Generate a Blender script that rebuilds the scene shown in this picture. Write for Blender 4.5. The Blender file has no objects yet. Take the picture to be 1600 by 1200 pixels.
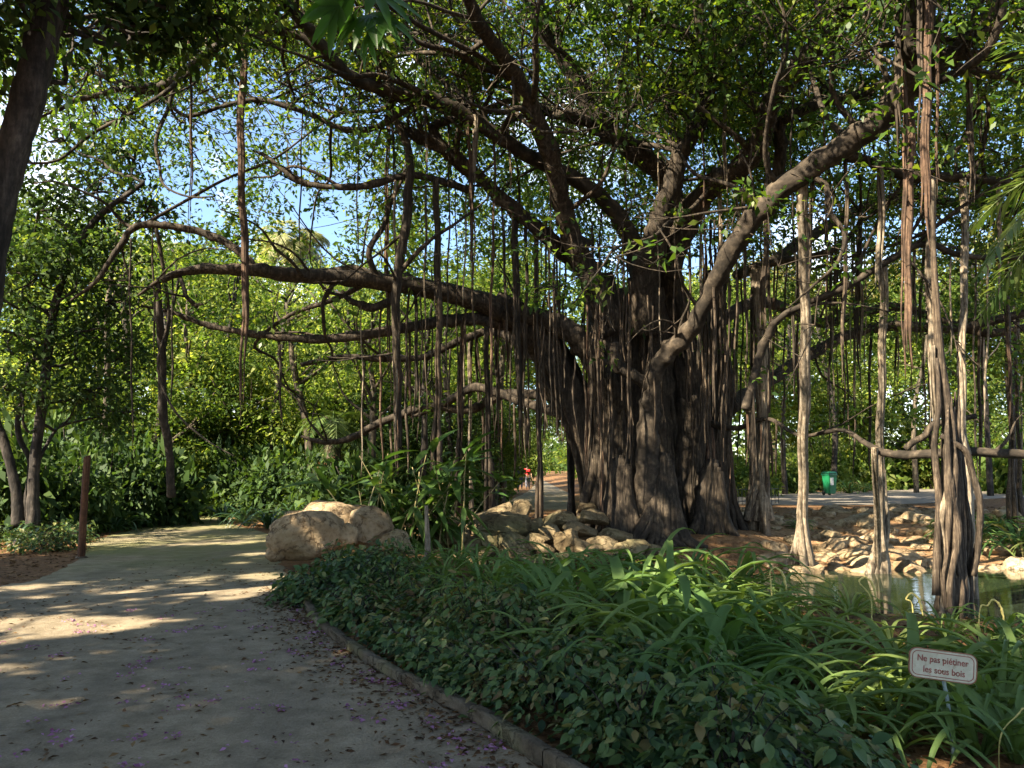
import bpy, bmesh, math, random
import numpy as np
from mathutils import Vector, Matrix, Quaternion

# ------------------------------------------------------------------ camera, sky, sun, exposure
SC = bpy.context.scene
COL = SC.collection
R = math.radians
FPX, PITCH, CAMZ = 1256.0, R(5.75), 1.6
cam_d = bpy.data.cameras.new('camera')
cam = bpy.data.objects.new('camera', cam_d); COL.objects.link(cam)
cam.location = (0, 0, CAMZ); cam.rotation_euler = (R(90) + PITCH, 0, 0)
cam_d.sensor_width = 36; cam_d.lens = 36 * FPX / 1600; cam_d.clip_end = 6000; cam_d.clip_start = 0.05
SC.camera = cam

SUN_EL = R(40); SUN_AZ = (-0.80, -0.60)            # horizontal direction towards the sun
SUN = np.array([SUN_AZ[0]*math.cos(SUN_EL), SUN_AZ[1]*math.cos(SUN_EL), math.sin(SUN_EL)])
world = bpy.data.worlds.new('World'); SC.world = world; world.use_nodes = True
wn = world.node_tree.nodes; wl = world.node_tree.links
bgn = wn['Background']
sky = wn.new('ShaderNodeTexSky'); sky.sky_type = 'NISHITA'; sky.sun_disc = False
sky.sun_elevation = SUN_EL; sky.sun_rotation = math.atan2(SUN_AZ[0], SUN_AZ[1])
sky.dust_density = 0.7; sky.air_density = 1.0; sky.ozone_density = 3.0
# thin bright cloud scattered over the whole sky
tc = wn.new('ShaderNodeTexCoord'); cn = wn.new('ShaderNodeTexNoise')
cn.inputs['Scale'].default_value = 3.2; cn.inputs['Detail'].default_value = 6; cn.inputs['Roughness'].default_value = 0.6
cr = wn.new('ShaderNodeValToRGB'); cr.color_ramp.elements[0].position = 0.545; cr.color_ramp.elements[1].position = 0.70
mx = wn.new('ShaderNodeMix'); mx.data_type = 'RGBA'
wl.new(tc.outputs['Generated'], cn.inputs['Vector']); wl.new(cn.outputs['Fac'], cr.inputs['Fac'])
wl.new(cr.outputs['Color'], mx.inputs[0]); wl.new(sky.outputs['Color'], mx.inputs[6])
mx.inputs[7].default_value = (9.5, 9.8, 10.2, 1)
wl.new(mx.outputs[2], bgn.inputs['Color']); bgn.inputs['Strength'].default_value = 0.075

sun_d = bpy.data.lights.new('sun', 'SUN'); sun_d.energy = 5.0; sun_d.angle = R(0.55); sun_d.color = (1.0, 0.87, 0.66)
sun_o = bpy.data.objects.new('sun', sun_d); COL.objects.link(sun_o)
sun_o.rotation_euler = Vector(SUN).to_track_quat('Z', 'Y').to_euler(); sun_o.location = (-20, -15, 25)
SC.view_settings.view_transform = 'Standard'; SC.view_settings.look = 'None'
SC.view_settings.exposure = 2.35; SC.view_settings.gamma = 1.0
SC.render.engine = 'CYCLES'
cy = SC.cycles
cy.max_bounces = 7; cy.diffuse_bounces = 4; cy.glossy_bounces = 3; cy.transmission_bounces = 4; cy.transparent_max_bounces = 4
cy.use_denoising = True; cy.sample_clamp_indirect = 6.0; cy.use_adaptive_sampling = True; cy.adaptive_threshold = 0.015

rng = np.random.default_rng(7); rnd = random.Random(11)

# ------------------------------------------------------------------ projection helpers
cp, sp = math.cos(PITCH), math.sin(PITCH)
def P(px, py, d):
    """world point at forward distance d (metres along Y) in the direction of pixel px, py"""
    a = (np.asarray(px, float) - 800) / FPX; b = -(np.asarray(py, float) - 600) / FPX
    y = cp - b*sp; z = sp + b*cp; k = np.asarray(d, float) / y
    return np.stack(np.broadcast_arrays(a*k, y*k, CAMZ + z*k), -1)
def PZ(px, py, z=0.0):
    """world point on the level z in the direction of pixel px, py"""
    a = (px - 800) / FPX; b = -(py - 600) / FPX
    y = cp - b*sp; zz = sp + b*cp; k = (z - CAMZ) / zz
    return np.array([a*k, y*k, z])
def proj(p):
    v = np.asarray(p, float) - np.array([0, 0, CAMZ])
    f = v[..., 1]*cp + v[..., 2]*sp; u = -v[..., 1]*sp + v[..., 2]*cp
    f = np.where(np.abs(f) < 1e-4, 1e-4, f)
    return 800 + FPX*v[..., 0]/f, 600 - FPX*u/f, f

# ------------------------------------------------------------------ gaps in the leaves overhead that let sun shafts through
def sunmap(p):
    p = np.asarray(p, float)
    return p[..., :2] - SUN[:2] * (p[..., 2:3] / SUN[2])
GAPS = []
def gap(px, py, z, rx, ry, ang=0.0, d=None):
    t = PZ(px, py, z) if d is None else P(px, py, d)
    GAPS.append((sunmap(t), rx, ry, ang))
for a in [(70, 975, .6, .16), (165, 972, .45, .13), (330, 938, .5, .15), (215, 928, .38, .12), (440, 900, .55, .18), (300, 905, .35, .11),
          (280, 969, .3, .09), (30, 1000, .4, .09), (430, 920, .5, .14), (150, 1022, .16, .05), (20, 1042, .22, .05), (360, 925, .5, .12),
          (330, 850, .9, .10), (420, 845, .5, .12), (150, 851, .35, .1), (370, 880, .35, .1), (400, 866, .4, .1), (60, 916, .5, .1), (310, 812, .5, .25),
          (470, 912, .4, .15), (180, 985, .35, .08)]:
    gap(a[0], a[1], 0, a[2]*1.15, a[3]*2.8, 0.5)
gap(512, 806, 0.75, .85, .7); gap(468, 815, .75, .45, .4)
for a in [(720, 832, .5), (775, 812, .6), (830, 835, .5), (880, 835, .5), (905, 850, .6), (960, 850, .4), (700, 860, .35)]:
    gap(a[0], a[1], 0.1, a[2]*1.5, a[2]*1.2)
for a in [(1180, 815, .5), (1240, 830, .6), (1290, 835, .8), (1345, 840, .9), (1405, 830, 1.0), (1430, 845, .7), (1340, 805, .6), (1200, 838, .5), (1290, 870, .6), (1390, 866, .8), (1230, 800, .7), (1440, 815, 1.1), (1420, 850, 1.1), (1330, 820, 1.1), (1270, 815, 1.0), (1380, 812, 1.2), (1340, 860, .9), (1300, 800, 1.0), (1400, 795, 1.0)]:
    gap(a[0], a[1], -.2, a[2], a[2]*.8)
for a in [(1255, 540, 16, .5), (1255, 620, 16, .55), (1255, 690, 16, .5), (1374, 330, 15, .5), (1378, 420, 15, .5), (1505, 470, 13, .4), (1507, 540, 13, .4), (1187, 560, 19, .6), (1187, 470, 19, .6), (1187, 640, 19, .5),
          (1470, 900, 12, .4), (1490, 850, 12, .35), (1520, 900, 12, .3), (1460, 600, 12.5, .4), (1450, 708, 13.5, .7), (1560, 710, 13.5, .7), (1150, 960, 7.6, .8), (1140, 985, 7.4, .6), (1290, 955, 6.6, .35), (1310, 1050, 5.2, .4), (1335, 1030, 5.4, .35),
          (1400, 1140, 4.4, .28), (1440, 1165, 4.3, .25), (1180, 925, 9, .5), (1400, 945, 7, .4), (1540, 990, 6, .3), (1460, 1000, 5, .2), (1000, 900, 9.5, .5), (1060, 905, 9.5, .5), (900, 895, 10, .4),
          (880, 500, 17.5, .5), (930, 520, 17.3, .4), (960, 470, 17.4, .3), (1010, 430, 17, .3), (1230, 150, 14, .25), (640, 560, 33, 2.0), (450, 520, 36, 2.6), (520, 470, 36, 2.2), (380, 560, 33, 2.0), (560, 560, 32, 2.0),
          (900, 690, 17.5, .3), (1090, 770, 18, .4), (935, 770, 17, .25), (640, 590, 17, .4), (685, 590, 17, .5), (605, 640, 17, .4), (375, 570, 15, .4), (606, 520, 15, .3), (1300, 445, 15, .5), (1380, 400, 14, .4),
          (40, 790, 17, .6), (240, 795, 20, .7), (660, 790, 15, .3), (640, 720, 15, .3), (560, 745, 15, .25), (830, 660, 20, .8), (1000, 660, 17, .25), (1170, 640, 17, .8), (1150, 600, 17, .6)]:
    gap(a[0], a[1], None, a[3], a[3]*.9, 0, d=a[2])
_w = rng.normal(size=(14, 2)); _w /= np.linalg.norm(_w, axis=1)[:, None]; _f = rng.uniform(.9, 4.2, 14); _ph = rng.uniform(0, 6.28, 14)
def wobble(g):
    return sum(np.sin((g @ _w[i])*_f[i] + _ph[i]) for i in range(14)) / 14**.5
def sun_keep(p, dapple=1.12):
    """True for leaves that stay; False where a gap in the crown lets the sun through"""
    g = sunmap(p); n = wobble(g*2.0); keep = n*.9 < dapple
    for c, rx, ry, an in GAPS:
        dx = g - c; ca, sa = math.cos(an), math.sin(an)
        u = (dx[:, 0]*ca + dx[:, 1]*sa)/rx; v = (-dx[:, 0]*sa + dx[:, 1]*ca)/ry
        keep &= (u*u + v*v) > 1.0 + .6*n
    return keep

# ------------------------------------------------------------------ object helpers
def tag(o, label=None, cat=None, group=None, kind=None):
    if label: o['label'] = label
    if cat: o['category'] = cat
    if group: o['group'] = group
    if kind: o['kind'] = kind
    return o
def empty(name, loc, label=None, cat=None, group=None, kind=None):
    o = bpy.data.objects.new(name, None); COL.objects.link(o); o.location = loc; o.empty_display_size = .2
    return tag(o, label, cat, group, kind)
def fast_mesh(name, V, F, smooth=False):
    V = np.ascontiguousarray(V, np.float32); F = np.ascontiguousarray(F, np.int32); m, k = F.shape
    me = bpy.data.meshes.new(name)
    me.vertices.add(len(V)); me.vertices.foreach_set('co', V.ravel())
    me.loops.add(m*k); me.loops.foreach_set('vertex_index', F.ravel())
    me.polygons.add(m); me.polygons.foreach_set('loop_start', np.arange(0, m*k, k, dtype=np.int32))
    if smooth: me.polygons.foreach_set('use_smooth', np.ones(m, bool))
    me.update(calc_edges=True); me.validate()
    return me
def link(name, me, mat=None, parent=None, loc=None):
    o = bpy.data.objects.new(name, me); COL.objects.link(o)
    if mat is not None and not me.materials: me.materials.append(mat)
    if parent is not None: o.parent = parent
    if loc is not None: o.location = loc
    return o
def build(name, V, F, mat, parent=None, smooth=False):
    """mesh given in world coordinates; a parent's location is taken off"""
    V = np.asarray(V, float)
    if parent is not None: V = V - np.array(parent.location)
    return link(name, fast_mesh(name, V, F, smooth), mat, parent)
def setmat(o, mat):
    o.material_slots[0].link = 'OBJECT'; o.material_slots[0].material = mat
class MB:
    def __init__(s): s.v = []; s.f = []; s.n = 0
    def add(s, V, F):
        s.v.append(np.asarray(V, float)); s.f.append(np.asarray(F) + s.n); s.n += len(V); return s
    def get(s): return np.concatenate(s.v), np.concatenate(s.f)
def catmull(pts, n):
    pts = np.asarray(pts, float); m = len(pts)
    if m == 2:
        t = np.linspace(0, 1, n)[:, None]; return pts[0]*(1-t) + pts[1]*t
    ext = np.vstack([2*pts[0]-pts[1], pts, 2*pts[-1]-pts[-2]])
    u = np.linspace(0, m-1, n); i = np.minimum(u.astype(int), m-2); t = (u-i)[:, None]
    a, b, c, d = ext[i], ext[i+1], ext[i+2], ext[i+3]
    return .5*((2*b) + (-a+c)*t + (2*a-5*b+4*c-d)*t**2 + (-a+3*b-3*c+d)*t**3)
def tube(pts, rad, sides=8, n=None, rough=0.0, flute=0.0, nf=5, wander=0.0, g=rng, cap=True, knots=0):
    pts = np.asarray(pts, float); n = n or max(2, len(pts)*4)
    C = catmull(np.c_[pts, rad], n); c, r = C[:, :3], np.maximum(C[:, 3], .001)
    if wander:
        ph = g.uniform(0, 6.28, (3, 3)); s = np.linspace(0, 1, n)
        for k in range(3): c = c + (wander/(k+1)) * np.sin(s[:, None]*(5+6*k) + ph[k]) * np.sin(np.pi*s)[:, None]
    T = np.gradient(c, axis=0); T /= np.linalg.norm(T, axis=1)[:, None] + 1e-9
    ref = np.array([1., 0, 0]) if abs(T[0, 0]) < .8 else np.array([0, 1., 0])
    U = np.zeros_like(c); u = np.cross(T[0], ref); u /= np.linalg.norm(u)
    for i in range(n):
        u = u - T[i]*np.dot(u, T[i]); u /= np.linalg.norm(u) + 1e-9; U[i] = u
    W = np.cross(T, U); th = np.linspace(0, 2*np.pi, sides, endpoint=False)
    rr = r[:, None]*np.ones(sides)
    s = np.arange(n)[:, None]
    if flute:
        p0 = g.uniform(0, 6.28); rr = rr*(1 + flute*np.cos(nf*th + p0 + .25*np.sin(s*.5)) + .5*flute*np.cos((2*nf+1)*th + 2*p0))
    if rough:
        q = g.uniform(0, 6.28, 4); rr = rr*(1 + rough*np.sin(s*1.1+q[0]+2*np.sin(th+q[1])) + rough*.7*np.sin(s*2.3+q[2]+3*np.sin(th*1+q[3])) + rough*.5*g.normal(size=rr.shape))
    for _ in range(knots):
        kc_, kt, kw = g.uniform(2, n-3), g.uniform(0, 6.28), g.uniform(.5, 1.3); rr = rr*(1 + g.uniform(.12, .42)*np.exp(-((s-kc_)/kw)**2 - (np.abs(((th-kt+np.pi) % (2*np.pi))-np.pi)/.7)**2))
    V = (c[:, None, :] + rr[..., None]*(np.cos(th)[None, :, None]*U[:, None, :] + np.sin(th)[None, :, None]*W[:, None, :])).reshape(-1, 3)
    i = np.arange(n-1)[:, None]*sides; j = np.arange(sides)[None]; k = (j+1) % sides
    F = np.stack([i+j, i+k, i+sides+k, i+sides+j], -1).reshape(-1, 4)
    if cap:
        V = np.vstack([V, c[:1], c[-1:]]); b0, b1 = n*sides, n*sides+1; J = np.arange(0, sides-1, 2)
        e = (n-1)*sides
        F = np.vstack([F, np.stack([np.full_like(J, b0), (J+2) % sides, J+1, J], -1), np.stack([np.full_like(J, b1), e+J, e+J+1, e+(J+2) % sides], -1)])
    return V, F
def box(c, s, rot=None):
    V = np.array([[x, y, z] for x in (-.5, .5) for y in (-.5, .5) for z in (-.5, .5)])*np.array(s)
    if rot is not None: V = V @ np.array(rot).T
    return V + np.array(c), np.array([[0, 1, 3, 2], [4, 6, 7, 5], [0, 4, 5, 1], [2, 3, 7, 6], [0, 2, 6, 4], [1, 5, 7, 3]])
def norm(v): return v/(np.linalg.norm(v, axis=-1, keepdims=True) + 1e-9)
def leaf_quads(pos, ax, up, L, W, g=rng):
    """one folded four-cornered leaf per point"""
    n = len(pos); ax = norm(ax); side = norm(np.cross(ax, up)); nr = np.cross(side, ax)
    L = np.broadcast_to(L, n)[:, None]; W = np.broadcast_to(W, n)[:, None]
    f = g.uniform(.05, .3, (n, 1))
    V = np.stack([pos, pos + ax*L*.45 + side*W*.5 + nr*W*f, pos + ax*L - nr*L*g.uniform(0, .25, (n, 1)), pos + ax*L*.45 - side*W*.5 + nr*W*f], 1).reshape(-1, 3)
    return V, np.arange(4*n).reshape(-1, 4)
def clump_leaves(cen, rad, nl, L, g=rng, flat=.65, keep=None, wr=.5):
    cen = np.repeat(cen, nl, 0); rad = np.repeat(np.broadcast_to(rad, len(cen)//nl), nl)[:, None]
    off = g.normal(size=cen.shape)*np.array([1, 1, flat])*.55
    pos = cen + off*rad
    if keep is not None:
        k = keep(pos); pos, off = pos[k], off[k]
    n = len(pos)
    ax = norm(off) + g.normal(size=(n, 3))*.6 + np.array([0, 0, -.25]); up = g.normal(size=(n, 3))*.55 + np.array([0, 0, 1.])
    ll = L*g.uniform(.5, 1.45, n)
    return leaf_quads(pos, ax, up, ll, ll*wr, g)

# ------------------------------------------------------------------ materials
def nmat(name):
    m = bpy.data.materials.new(name); m.use_nodes = True
    nt = m.node_tree; b = nt.nodes['Principled BSDF']; return m, nt, b
def ramp(nt, stops):
    r = nt.nodes.new('ShaderNodeValToRGB'); e = r.color_ramp.elements
    while len(e) < len(stops): e.new(.5)
    for x, (p, c) in zip(e, stops): x.position = p; x.color = (*c, 1)
    return r
def noise(nt, scale, detail=5, rough=.6, stretch=None, coord='Object'):
    n = nt.nodes.new('ShaderNodeTexNoise'); n.inputs['Scale'].default_value = scale
    n.inputs['Detail'].default_value = detail; n.inputs['Roughness'].default_value = rough
    if coord == 'world':
        t = nt.nodes.new('ShaderNodeNewGeometry'); out = t.outputs['Position']
    else:
        t = nt.nodes.new('ShaderNodeTexCoord'); out = t.outputs[coord]
    if stretch:
        mp = nt.nodes.new('ShaderNodeMapping'); mp.inputs['Scale'].default_value = stretch
        nt.links.new(out, mp.inputs['Vector']); out = mp.outputs['Vector']
    nt.links.new(out, n.inputs['Vector']); return n
def mixc(nt, fac, a, b, mode='MIX'):
    m = nt.nodes.new('ShaderNodeMix'); m.data_type = 'RGBA'; m.blend_type = mode
    for s, v in ((0, fac), (6, a), (7, b)):
        if hasattr(v, 'is_linked') or hasattr(v, 'links'): nt.links.new(v, m.inputs[s])
        elif s == 0: m.inputs[0].default_value = v
        else: m.inputs[s].default_value = (*v, 1)
    return m.outputs[2]
def bump(nt, b, h, strength, dist):
    bp = nt.nodes.new('ShaderNodeBump'); bp.inputs['Strength'].default_value = strength; bp.inputs['Distance'].default_value = dist
    nt.links.new(h, bp.inputs['Height']); nt.links.new(bp.outputs['Normal'], b.inputs['Normal'])
def bark(name, dark, mid, light, stretch=(9, 9, 1.0), scale=2.0, bs=.9, bd=.03):
    m, nt, b = nmat(name)
    n1 = noise(nt, scale, 7, .65, stretch, 'world'); n2 = noise(nt, 1.3, 4, .6, None, 'world'); n3 = noise(nt, 14, 4, .6, None, 'world')
    r1 = ramp(nt, [(.36, dark), (.52, mid), (.66, light)]); nt.links.new(n1.outputs['Fac'], r1.inputs['Fac'])
    r2 = ramp(nt, [(.38, (.6, .6, .58)), (.65, (1.15, 1.1, 1.02))]); nt.links.new(n2.outputs['Fac'], r2.inputs['Fac'])
    c = mixc(nt, 1.0, r1.outputs['Color'], r2.outputs['Color'], 'MULTIPLY')
    r3 = ramp(nt, [(.4, (.72, .72, .72)), (.62, (1.12, 1.12, 1.12))]); nt.links.new(n3.outputs['Fac'], r3.inputs['Fac'])
    c = mixc(nt, 1.0, c, r3.outputs['Color'], 'MULTIPLY')
    nt.links.new(c, b.inputs['Base Color']); b.inputs['Roughness'].default_value = .85; b.inputs['Specular IOR Level'].default_value = .25
    ad = nt.nodes.new('ShaderNodeMath'); ad.operation = 'ADD'; nt.links.new(n1.outputs['Fac'], ad.inputs[0])
    mu = nt.nodes.new('ShaderNodeMath'); mu.operation = 'MULTIPLY'; mu.inputs[1].default_value = .35
    nt.links.new(n3.outputs['Fac'], mu.inputs[0]); nt.links.new(mu.outputs[0], ad.inputs[1])
    bump(nt, b, ad.outputs[0], bs, bd); return m
def leafmat(name, cols, trans=.38, rough=.45, tcol=None, spec=.4):
    m, nt, b = nmat(name); gm = nt.nodes.new('ShaderNodeNewGeometry')
    n = len(cols); r = ramp(nt, [(i/(n-1), c) for i, c in enumerate(cols)])
    n1 = noise(nt, .45, 2, .5, None, 'world')
    mr = nt.nodes.new('ShaderNodeMapRange'); mr.inputs['From Min'].default_value = .3; mr.inputs['From Max'].default_value = .7
    mr.inputs['To Min'].default_value = -.2; mr.inputs['To Max'].default_value = .2; nt.links.new(n1.outputs['Fac'], mr.inputs['Value'])
    ad = nt.nodes.new('ShaderNodeMath'); ad.operation = 'ADD'; ad.use_clamp = True
    nt.links.new(gm.outputs['Random Per Island'], ad.inputs[0]); nt.links.new(mr.outputs[0], ad.inputs[1])
    nt.links.new(ad.outputs[0], r.inputs['Fac']); nt.links.new(r.outputs['Color'], b.inputs['Base Color'])
    b.inputs['Roughness'].default_value = rough; b.inputs['Specular IOR Level'].default_value = spec
    t = nt.nodes.new('ShaderNodeBsdfTranslucent'); c = mixc(nt, 1.0, r.outputs['Color'], tcol or (1.7, 1.65, .65), 'MULTIPLY')
    nt.links.new(c, t.inputs['Color'])
    ms = nt.nodes.new('ShaderNodeMixShader'); ms.inputs[0].default_value = trans
    nt.links.new(b.outputs[0], ms.inputs[1]); nt.links.new(t.outputs[0], ms.inputs[2])
    nt.links.new(ms.outputs[0], nt.nodes['Material Output'].inputs['Surface']); return m
def plain(name, col, rough=.6, var=.25, scale=8, bs=.2, bd=.005, metal=0, spec=.4):
    m, nt, b = nmat(name); n1 = noise(nt, scale, 6, .65)
    r = ramp(nt, [(.3, tuple(x*(1-var) for x in col)), (.7, tuple(min(1, x*(1+var)) for x in col))])
    nt.links.new(n1.outputs['Fac'], r.inputs['Fac']); nt.links.new(r.outputs['Color'], b.inputs['Base Color'])
    b.inputs['Roughness'].default_value = rough; b.inputs['Metallic'].default_value = metal; b.inputs['Specular IOR Level'].default_value = spec
    if bs: bump(nt, b, n1.outputs['Fac'], bs, bd)
    return m
M = {}
M['bark'] = bark('banyan_bark', (.018, .0145, .011), (.046, .036, .027), (.105, .084, .061))
M['bark_smooth'] = bark('limb_bark', (.020, .016, .012), (.043, .034, .026), (.092, .074, .055), (3, 3, 3), 1.6, .6, .02)
M['root_red'] = bark('root_red', (.036, .023, .016), (.09, .056, .038), (.185, .122, .082), (14, 14, .8), 3, .9, .012)
M['root_brown'] = bark('root_brown', (.026, .019, .014), (.068, .051, .037), (.15, .118, .085), (14, 14, .8), 3, .9, .012)
M['root_pale'] = bark('root_pale', (.10, .078, .054), (.22, .18, .135), (.36, .315, .25), (10, 10, .8), 2.4, .7, .012)
M['bark_grey'] = bark('grey_bark', (.035, .029, .022), (.085, .07, .052), (.165, .14, .105), (6, 6, 1.2), 2, .8, .02)
M['bark_dark'] = bark('dark_bark', (.018, .016, .015), (.042, .036, .032), (.085, .073, .064), (6, 6, 1.2), 2, .8, .02)
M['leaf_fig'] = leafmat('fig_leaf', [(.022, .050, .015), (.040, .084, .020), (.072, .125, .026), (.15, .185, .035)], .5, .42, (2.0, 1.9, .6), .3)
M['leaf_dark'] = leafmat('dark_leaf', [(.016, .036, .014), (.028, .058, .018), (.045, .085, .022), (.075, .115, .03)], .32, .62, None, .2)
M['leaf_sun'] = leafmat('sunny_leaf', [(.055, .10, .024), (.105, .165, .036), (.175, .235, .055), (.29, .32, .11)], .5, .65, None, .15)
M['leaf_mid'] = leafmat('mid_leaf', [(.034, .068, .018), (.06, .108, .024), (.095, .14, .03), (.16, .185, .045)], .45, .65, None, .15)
M['leaf_olive'] = leafmat('olive_leaf', [(.07, .085, .025), (.11, .12, .035), (.16, .15, .05), (.22, .18, .07)], .45, .5)
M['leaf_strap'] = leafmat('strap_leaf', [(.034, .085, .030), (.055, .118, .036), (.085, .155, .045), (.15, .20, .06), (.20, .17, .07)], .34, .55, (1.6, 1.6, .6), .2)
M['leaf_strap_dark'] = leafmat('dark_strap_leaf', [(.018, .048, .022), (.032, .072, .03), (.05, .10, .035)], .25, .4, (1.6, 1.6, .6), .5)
M['leaf_shrub'] = leafmat('oval_leaf', [(.014, .038, .014), (.025, .060, .020), (.040, .083, .026), (.056, .10, .030), (.082, .125, .036), (.17, .17, .06), (.11, .065, .03)], .2, .48, (1.6, 1.6, .6), .3)
M['leaf_shrub2'] = leafmat('lance_leaf', [(.02, .05, .018), (.04, .085, .026), (.065, .115, .032), (.09, .14, .04), (.17, .15, .05), (.12, .07, .03)], .28, .5, (1.6, 1.6, .6), .25)
M['leaf_cane'] = leafmat('cane_leaf', [(.016, .045, .014), (.028, .068, .018), (.045, .095, .022), (.11, .16, .04)], .35, .45, None, .3)
M['leaf_palm'] = leafmat('palm_leaf', [(.05, .10, .03), (.09, .14, .04), (.16, .20, .07)], .35, .4)
M['leaf_palm_pale'] = leafmat('pale_palm_leaf', [(.16, .18, .08), (.24, .25, .12), (.32, .31, .18)], .4, .6)
M['leaf_dead'] = leafmat('dead_frond', [(.10, .055, .022), (.18, .10, .045), (.27, .18, .09)], .25, .8, (1.3, 1.1, .8), .1)
M['leaf_maple'] = leafmat('overhead_leaf', [(.03, .085, .014), (.045, .11, .018)], .5, .4)
M['cane'] = plain('cane', (.20, .17, .07), .5, .4, 12)
M['spike'] = plain('seed_spike', (.42, .36, .12), .7, .3, 40)
M['rock'] = None; M['soil'] = None
def rockmat(name, a, b_, c, moss=.0):
    m, nt, b = nmat(name); n1 = noise(nt, 1.6, 7, .62, None, 'world'); n2 = noise(nt, 11, 6, .7, None, 'world'); n3 = noise(nt, .8, 3, .5, None, 'world')
    r = ramp(nt, [(.3, a), (.5, b_), (.7, c)]); nt.links.new(n1.outputs['Fac'], r.inputs['Fac'])
    r2 = ramp(nt, [(.32, (.5, .46, .42)), (.5, (1, 1, 1)), (.75, (1.12, 1.1, 1.05))]); nt.links.new(n2.outputs['Fac'], r2.inputs['Fac'])
    col = mixc(nt, 1.0, r.outputs['Color'], r2.outputs['Color'], 'MULTIPLY')
    if moss:
        rm = ramp(nt, [(.5, (0, 0, 0)), (.66, (moss,)*3)]); nt.links.new(n3.outputs['Fac'], rm.inputs['Fac'])
        col = mixc(nt, rm.outputs['Color'], col, (.10, .11, .04))
    vo = nt.nodes.new('ShaderNodeTexVoronoi'); vo.feature = 'DISTANCE_TO_EDGE'; vo.inputs['Scale'].default_value = 1.5; nw = noise(nt, 2.2, 5, .7, None, 'world'); gq = nt.nodes.new('ShaderNodeNewGeometry')
    vm = nt.nodes.new('ShaderNodeVectorMath'); vm.operation = 'MULTIPLY_ADD'; nt.links.new(nw.outputs['Color'], vm.inputs[0]); vm.inputs[1].default_value = (.9, .9, .9); nt.links.new(gq.outputs['Position'], vm.inputs[2]); nt.links.new(vm.outputs[0], vo.inputs['Vector'])
    rc_ = ramp(nt, [(.0, (.35, .3, .26)), (.03, (1, 1, 1))]); nt.links.new(vo.outputs['Distance'], rc_.inputs['Fac']); col = mixc(nt, .8, col, rc_.outputs['Color'], 'MULTIPLY')
    ns_ = noise(nt, 1.1, 6, .7, (1, 1, .5), 'world'); rs_ = ramp(nt, [(.42, (1, 1, 1)), (.6, (.62, .58, .52))]); nt.links.new(ns_.outputs['Fac'], rs_.inputs['Fac']); col = mixc(nt, 1.0, col, rs_.outputs['Color'], 'MULTIPLY')
    nt.links.new(col, b.inputs['Base Color']); b.inputs['Roughness'].default_value = .9; b.inputs['Specular IOR Level'].default_value = .2
    hs = nt.nodes.new('ShaderNodeMath'); hs.operation = 'MULTIPLY_ADD'; nt.links.new(rc_.outputs['Color'], hs.inputs[0]); hs.inputs[1].default_value = .6; nt.links.new(n2.outputs['Fac'], hs.inputs[2])
    bump(nt, b, hs.outputs[0], .9, .04); return m
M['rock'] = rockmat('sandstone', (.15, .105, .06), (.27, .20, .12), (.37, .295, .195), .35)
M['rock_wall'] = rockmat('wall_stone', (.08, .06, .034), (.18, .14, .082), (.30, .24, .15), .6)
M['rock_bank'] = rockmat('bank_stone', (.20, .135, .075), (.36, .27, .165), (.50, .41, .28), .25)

# ------------------------------------------------------------------ ground
def sst(a, b, x): t = np.clip((x-a)/(b-a), 0, 1); return t*t*(3-2*t)
XK = [-4, -1.5, 0, 2, 4, 6, 12, 20, 30, 60]
def yn(x): return np.interp(x, XK, [15.2, 14.6, 12.6, 10.2, 8.9, 8.0, 7.2, 6.8, 7, 7])
def yf(x): return np.interp(x, XK, [15.4, 15.2, 15.3, 15.5, 15.9, 16.4, 17.2, 18, 18, 18])
def hgt(x, y):
    x = np.asarray(x, float); y = np.asarray(y, float)
    base = .3*sst(3, 6, x)*sst(18, 24, y)
    base = base + .12*sst(13.5, 16.5, y)*sst(-1, 2, x)*(1-sst(4.5, 7, x))*(1-sst(24, 30, y))
    near = sst(0, 2.2, y - yn(x)); rise = np.where(x < 5, 1.4, np.interp(x, [5, 7.5], [1.4, 5.6]))
    far = 1 - sst(-1.5, 1.0, (y - yf(x))/rise*1.0)
    far = np.where(y > yf(x), 1 - (.5 + .5*np.clip((y-yf(x))/rise, 0, 1)**.85), 1 - .5*sst(-2.4, 0, y-yf(x)))
    inx = sst(-2.2, -.8, x)*(1 - sst(40, 50, x))
    m = np.minimum(near, far)*inx
    return base*(1-m) - 1.05*m
def graded(lo, hi, step, far):
    a = list(np.arange(lo, hi+1e-6, step)); s = step; x = hi
    while x < far: s *= 1.35; x += s; a.append(x)
    s = step; x = lo
    while x > -far: s *= 1.35; x -= s; a.insert(0, x)
    return np.array(a)
gx, gy = graded(-16, 30, .3, 2500), graded(-4, 40, .3, 2500)
X, Y = np.meshgrid(gx, gy); Z = hgt(X, Y)
idx = np.arange(X.size).reshape(X.shape)
GF = np.stack([idx[:-1, :-1], idx[:-1, 1:], idx[1:, 1:], idx[1:, :-1]], -1).reshape(-1, 4)
m, nt, b = nmat('woodland_soil')
n1 = noise(nt, .35, 6, .6, None, 'world'); n2 = noise(nt, 7, 8, .7, None, 'world'); n4 = noise(nt, 34, 4, .7, None, 'world')
r1 = ramp(nt, [(.35, (.09, .05, .026)), (.5, (.17, .095, .046)), (.68, (.26, .155, .08))]); nt.links.new(n2.outputs['Fac'], r1.inputs['Fac'])
r4 = ramp(nt, [(.35, (.55, .5, .45)), (.6, (1.1, 1.1, 1.1))]); nt.links.new(n4.outputs['Fac'], r4.inputs['Fac'])
c = mixc(nt, 1.0, r1.outputs['Color'], r4.outputs['Color'], 'MULTIPLY')
r2 = ramp(nt, [(.56, (0, 0, 0)), (.7, (.6, .6, .6))]); nt.links.new(n1.outputs['Fac'], r2.inputs['Fac'])
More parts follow.
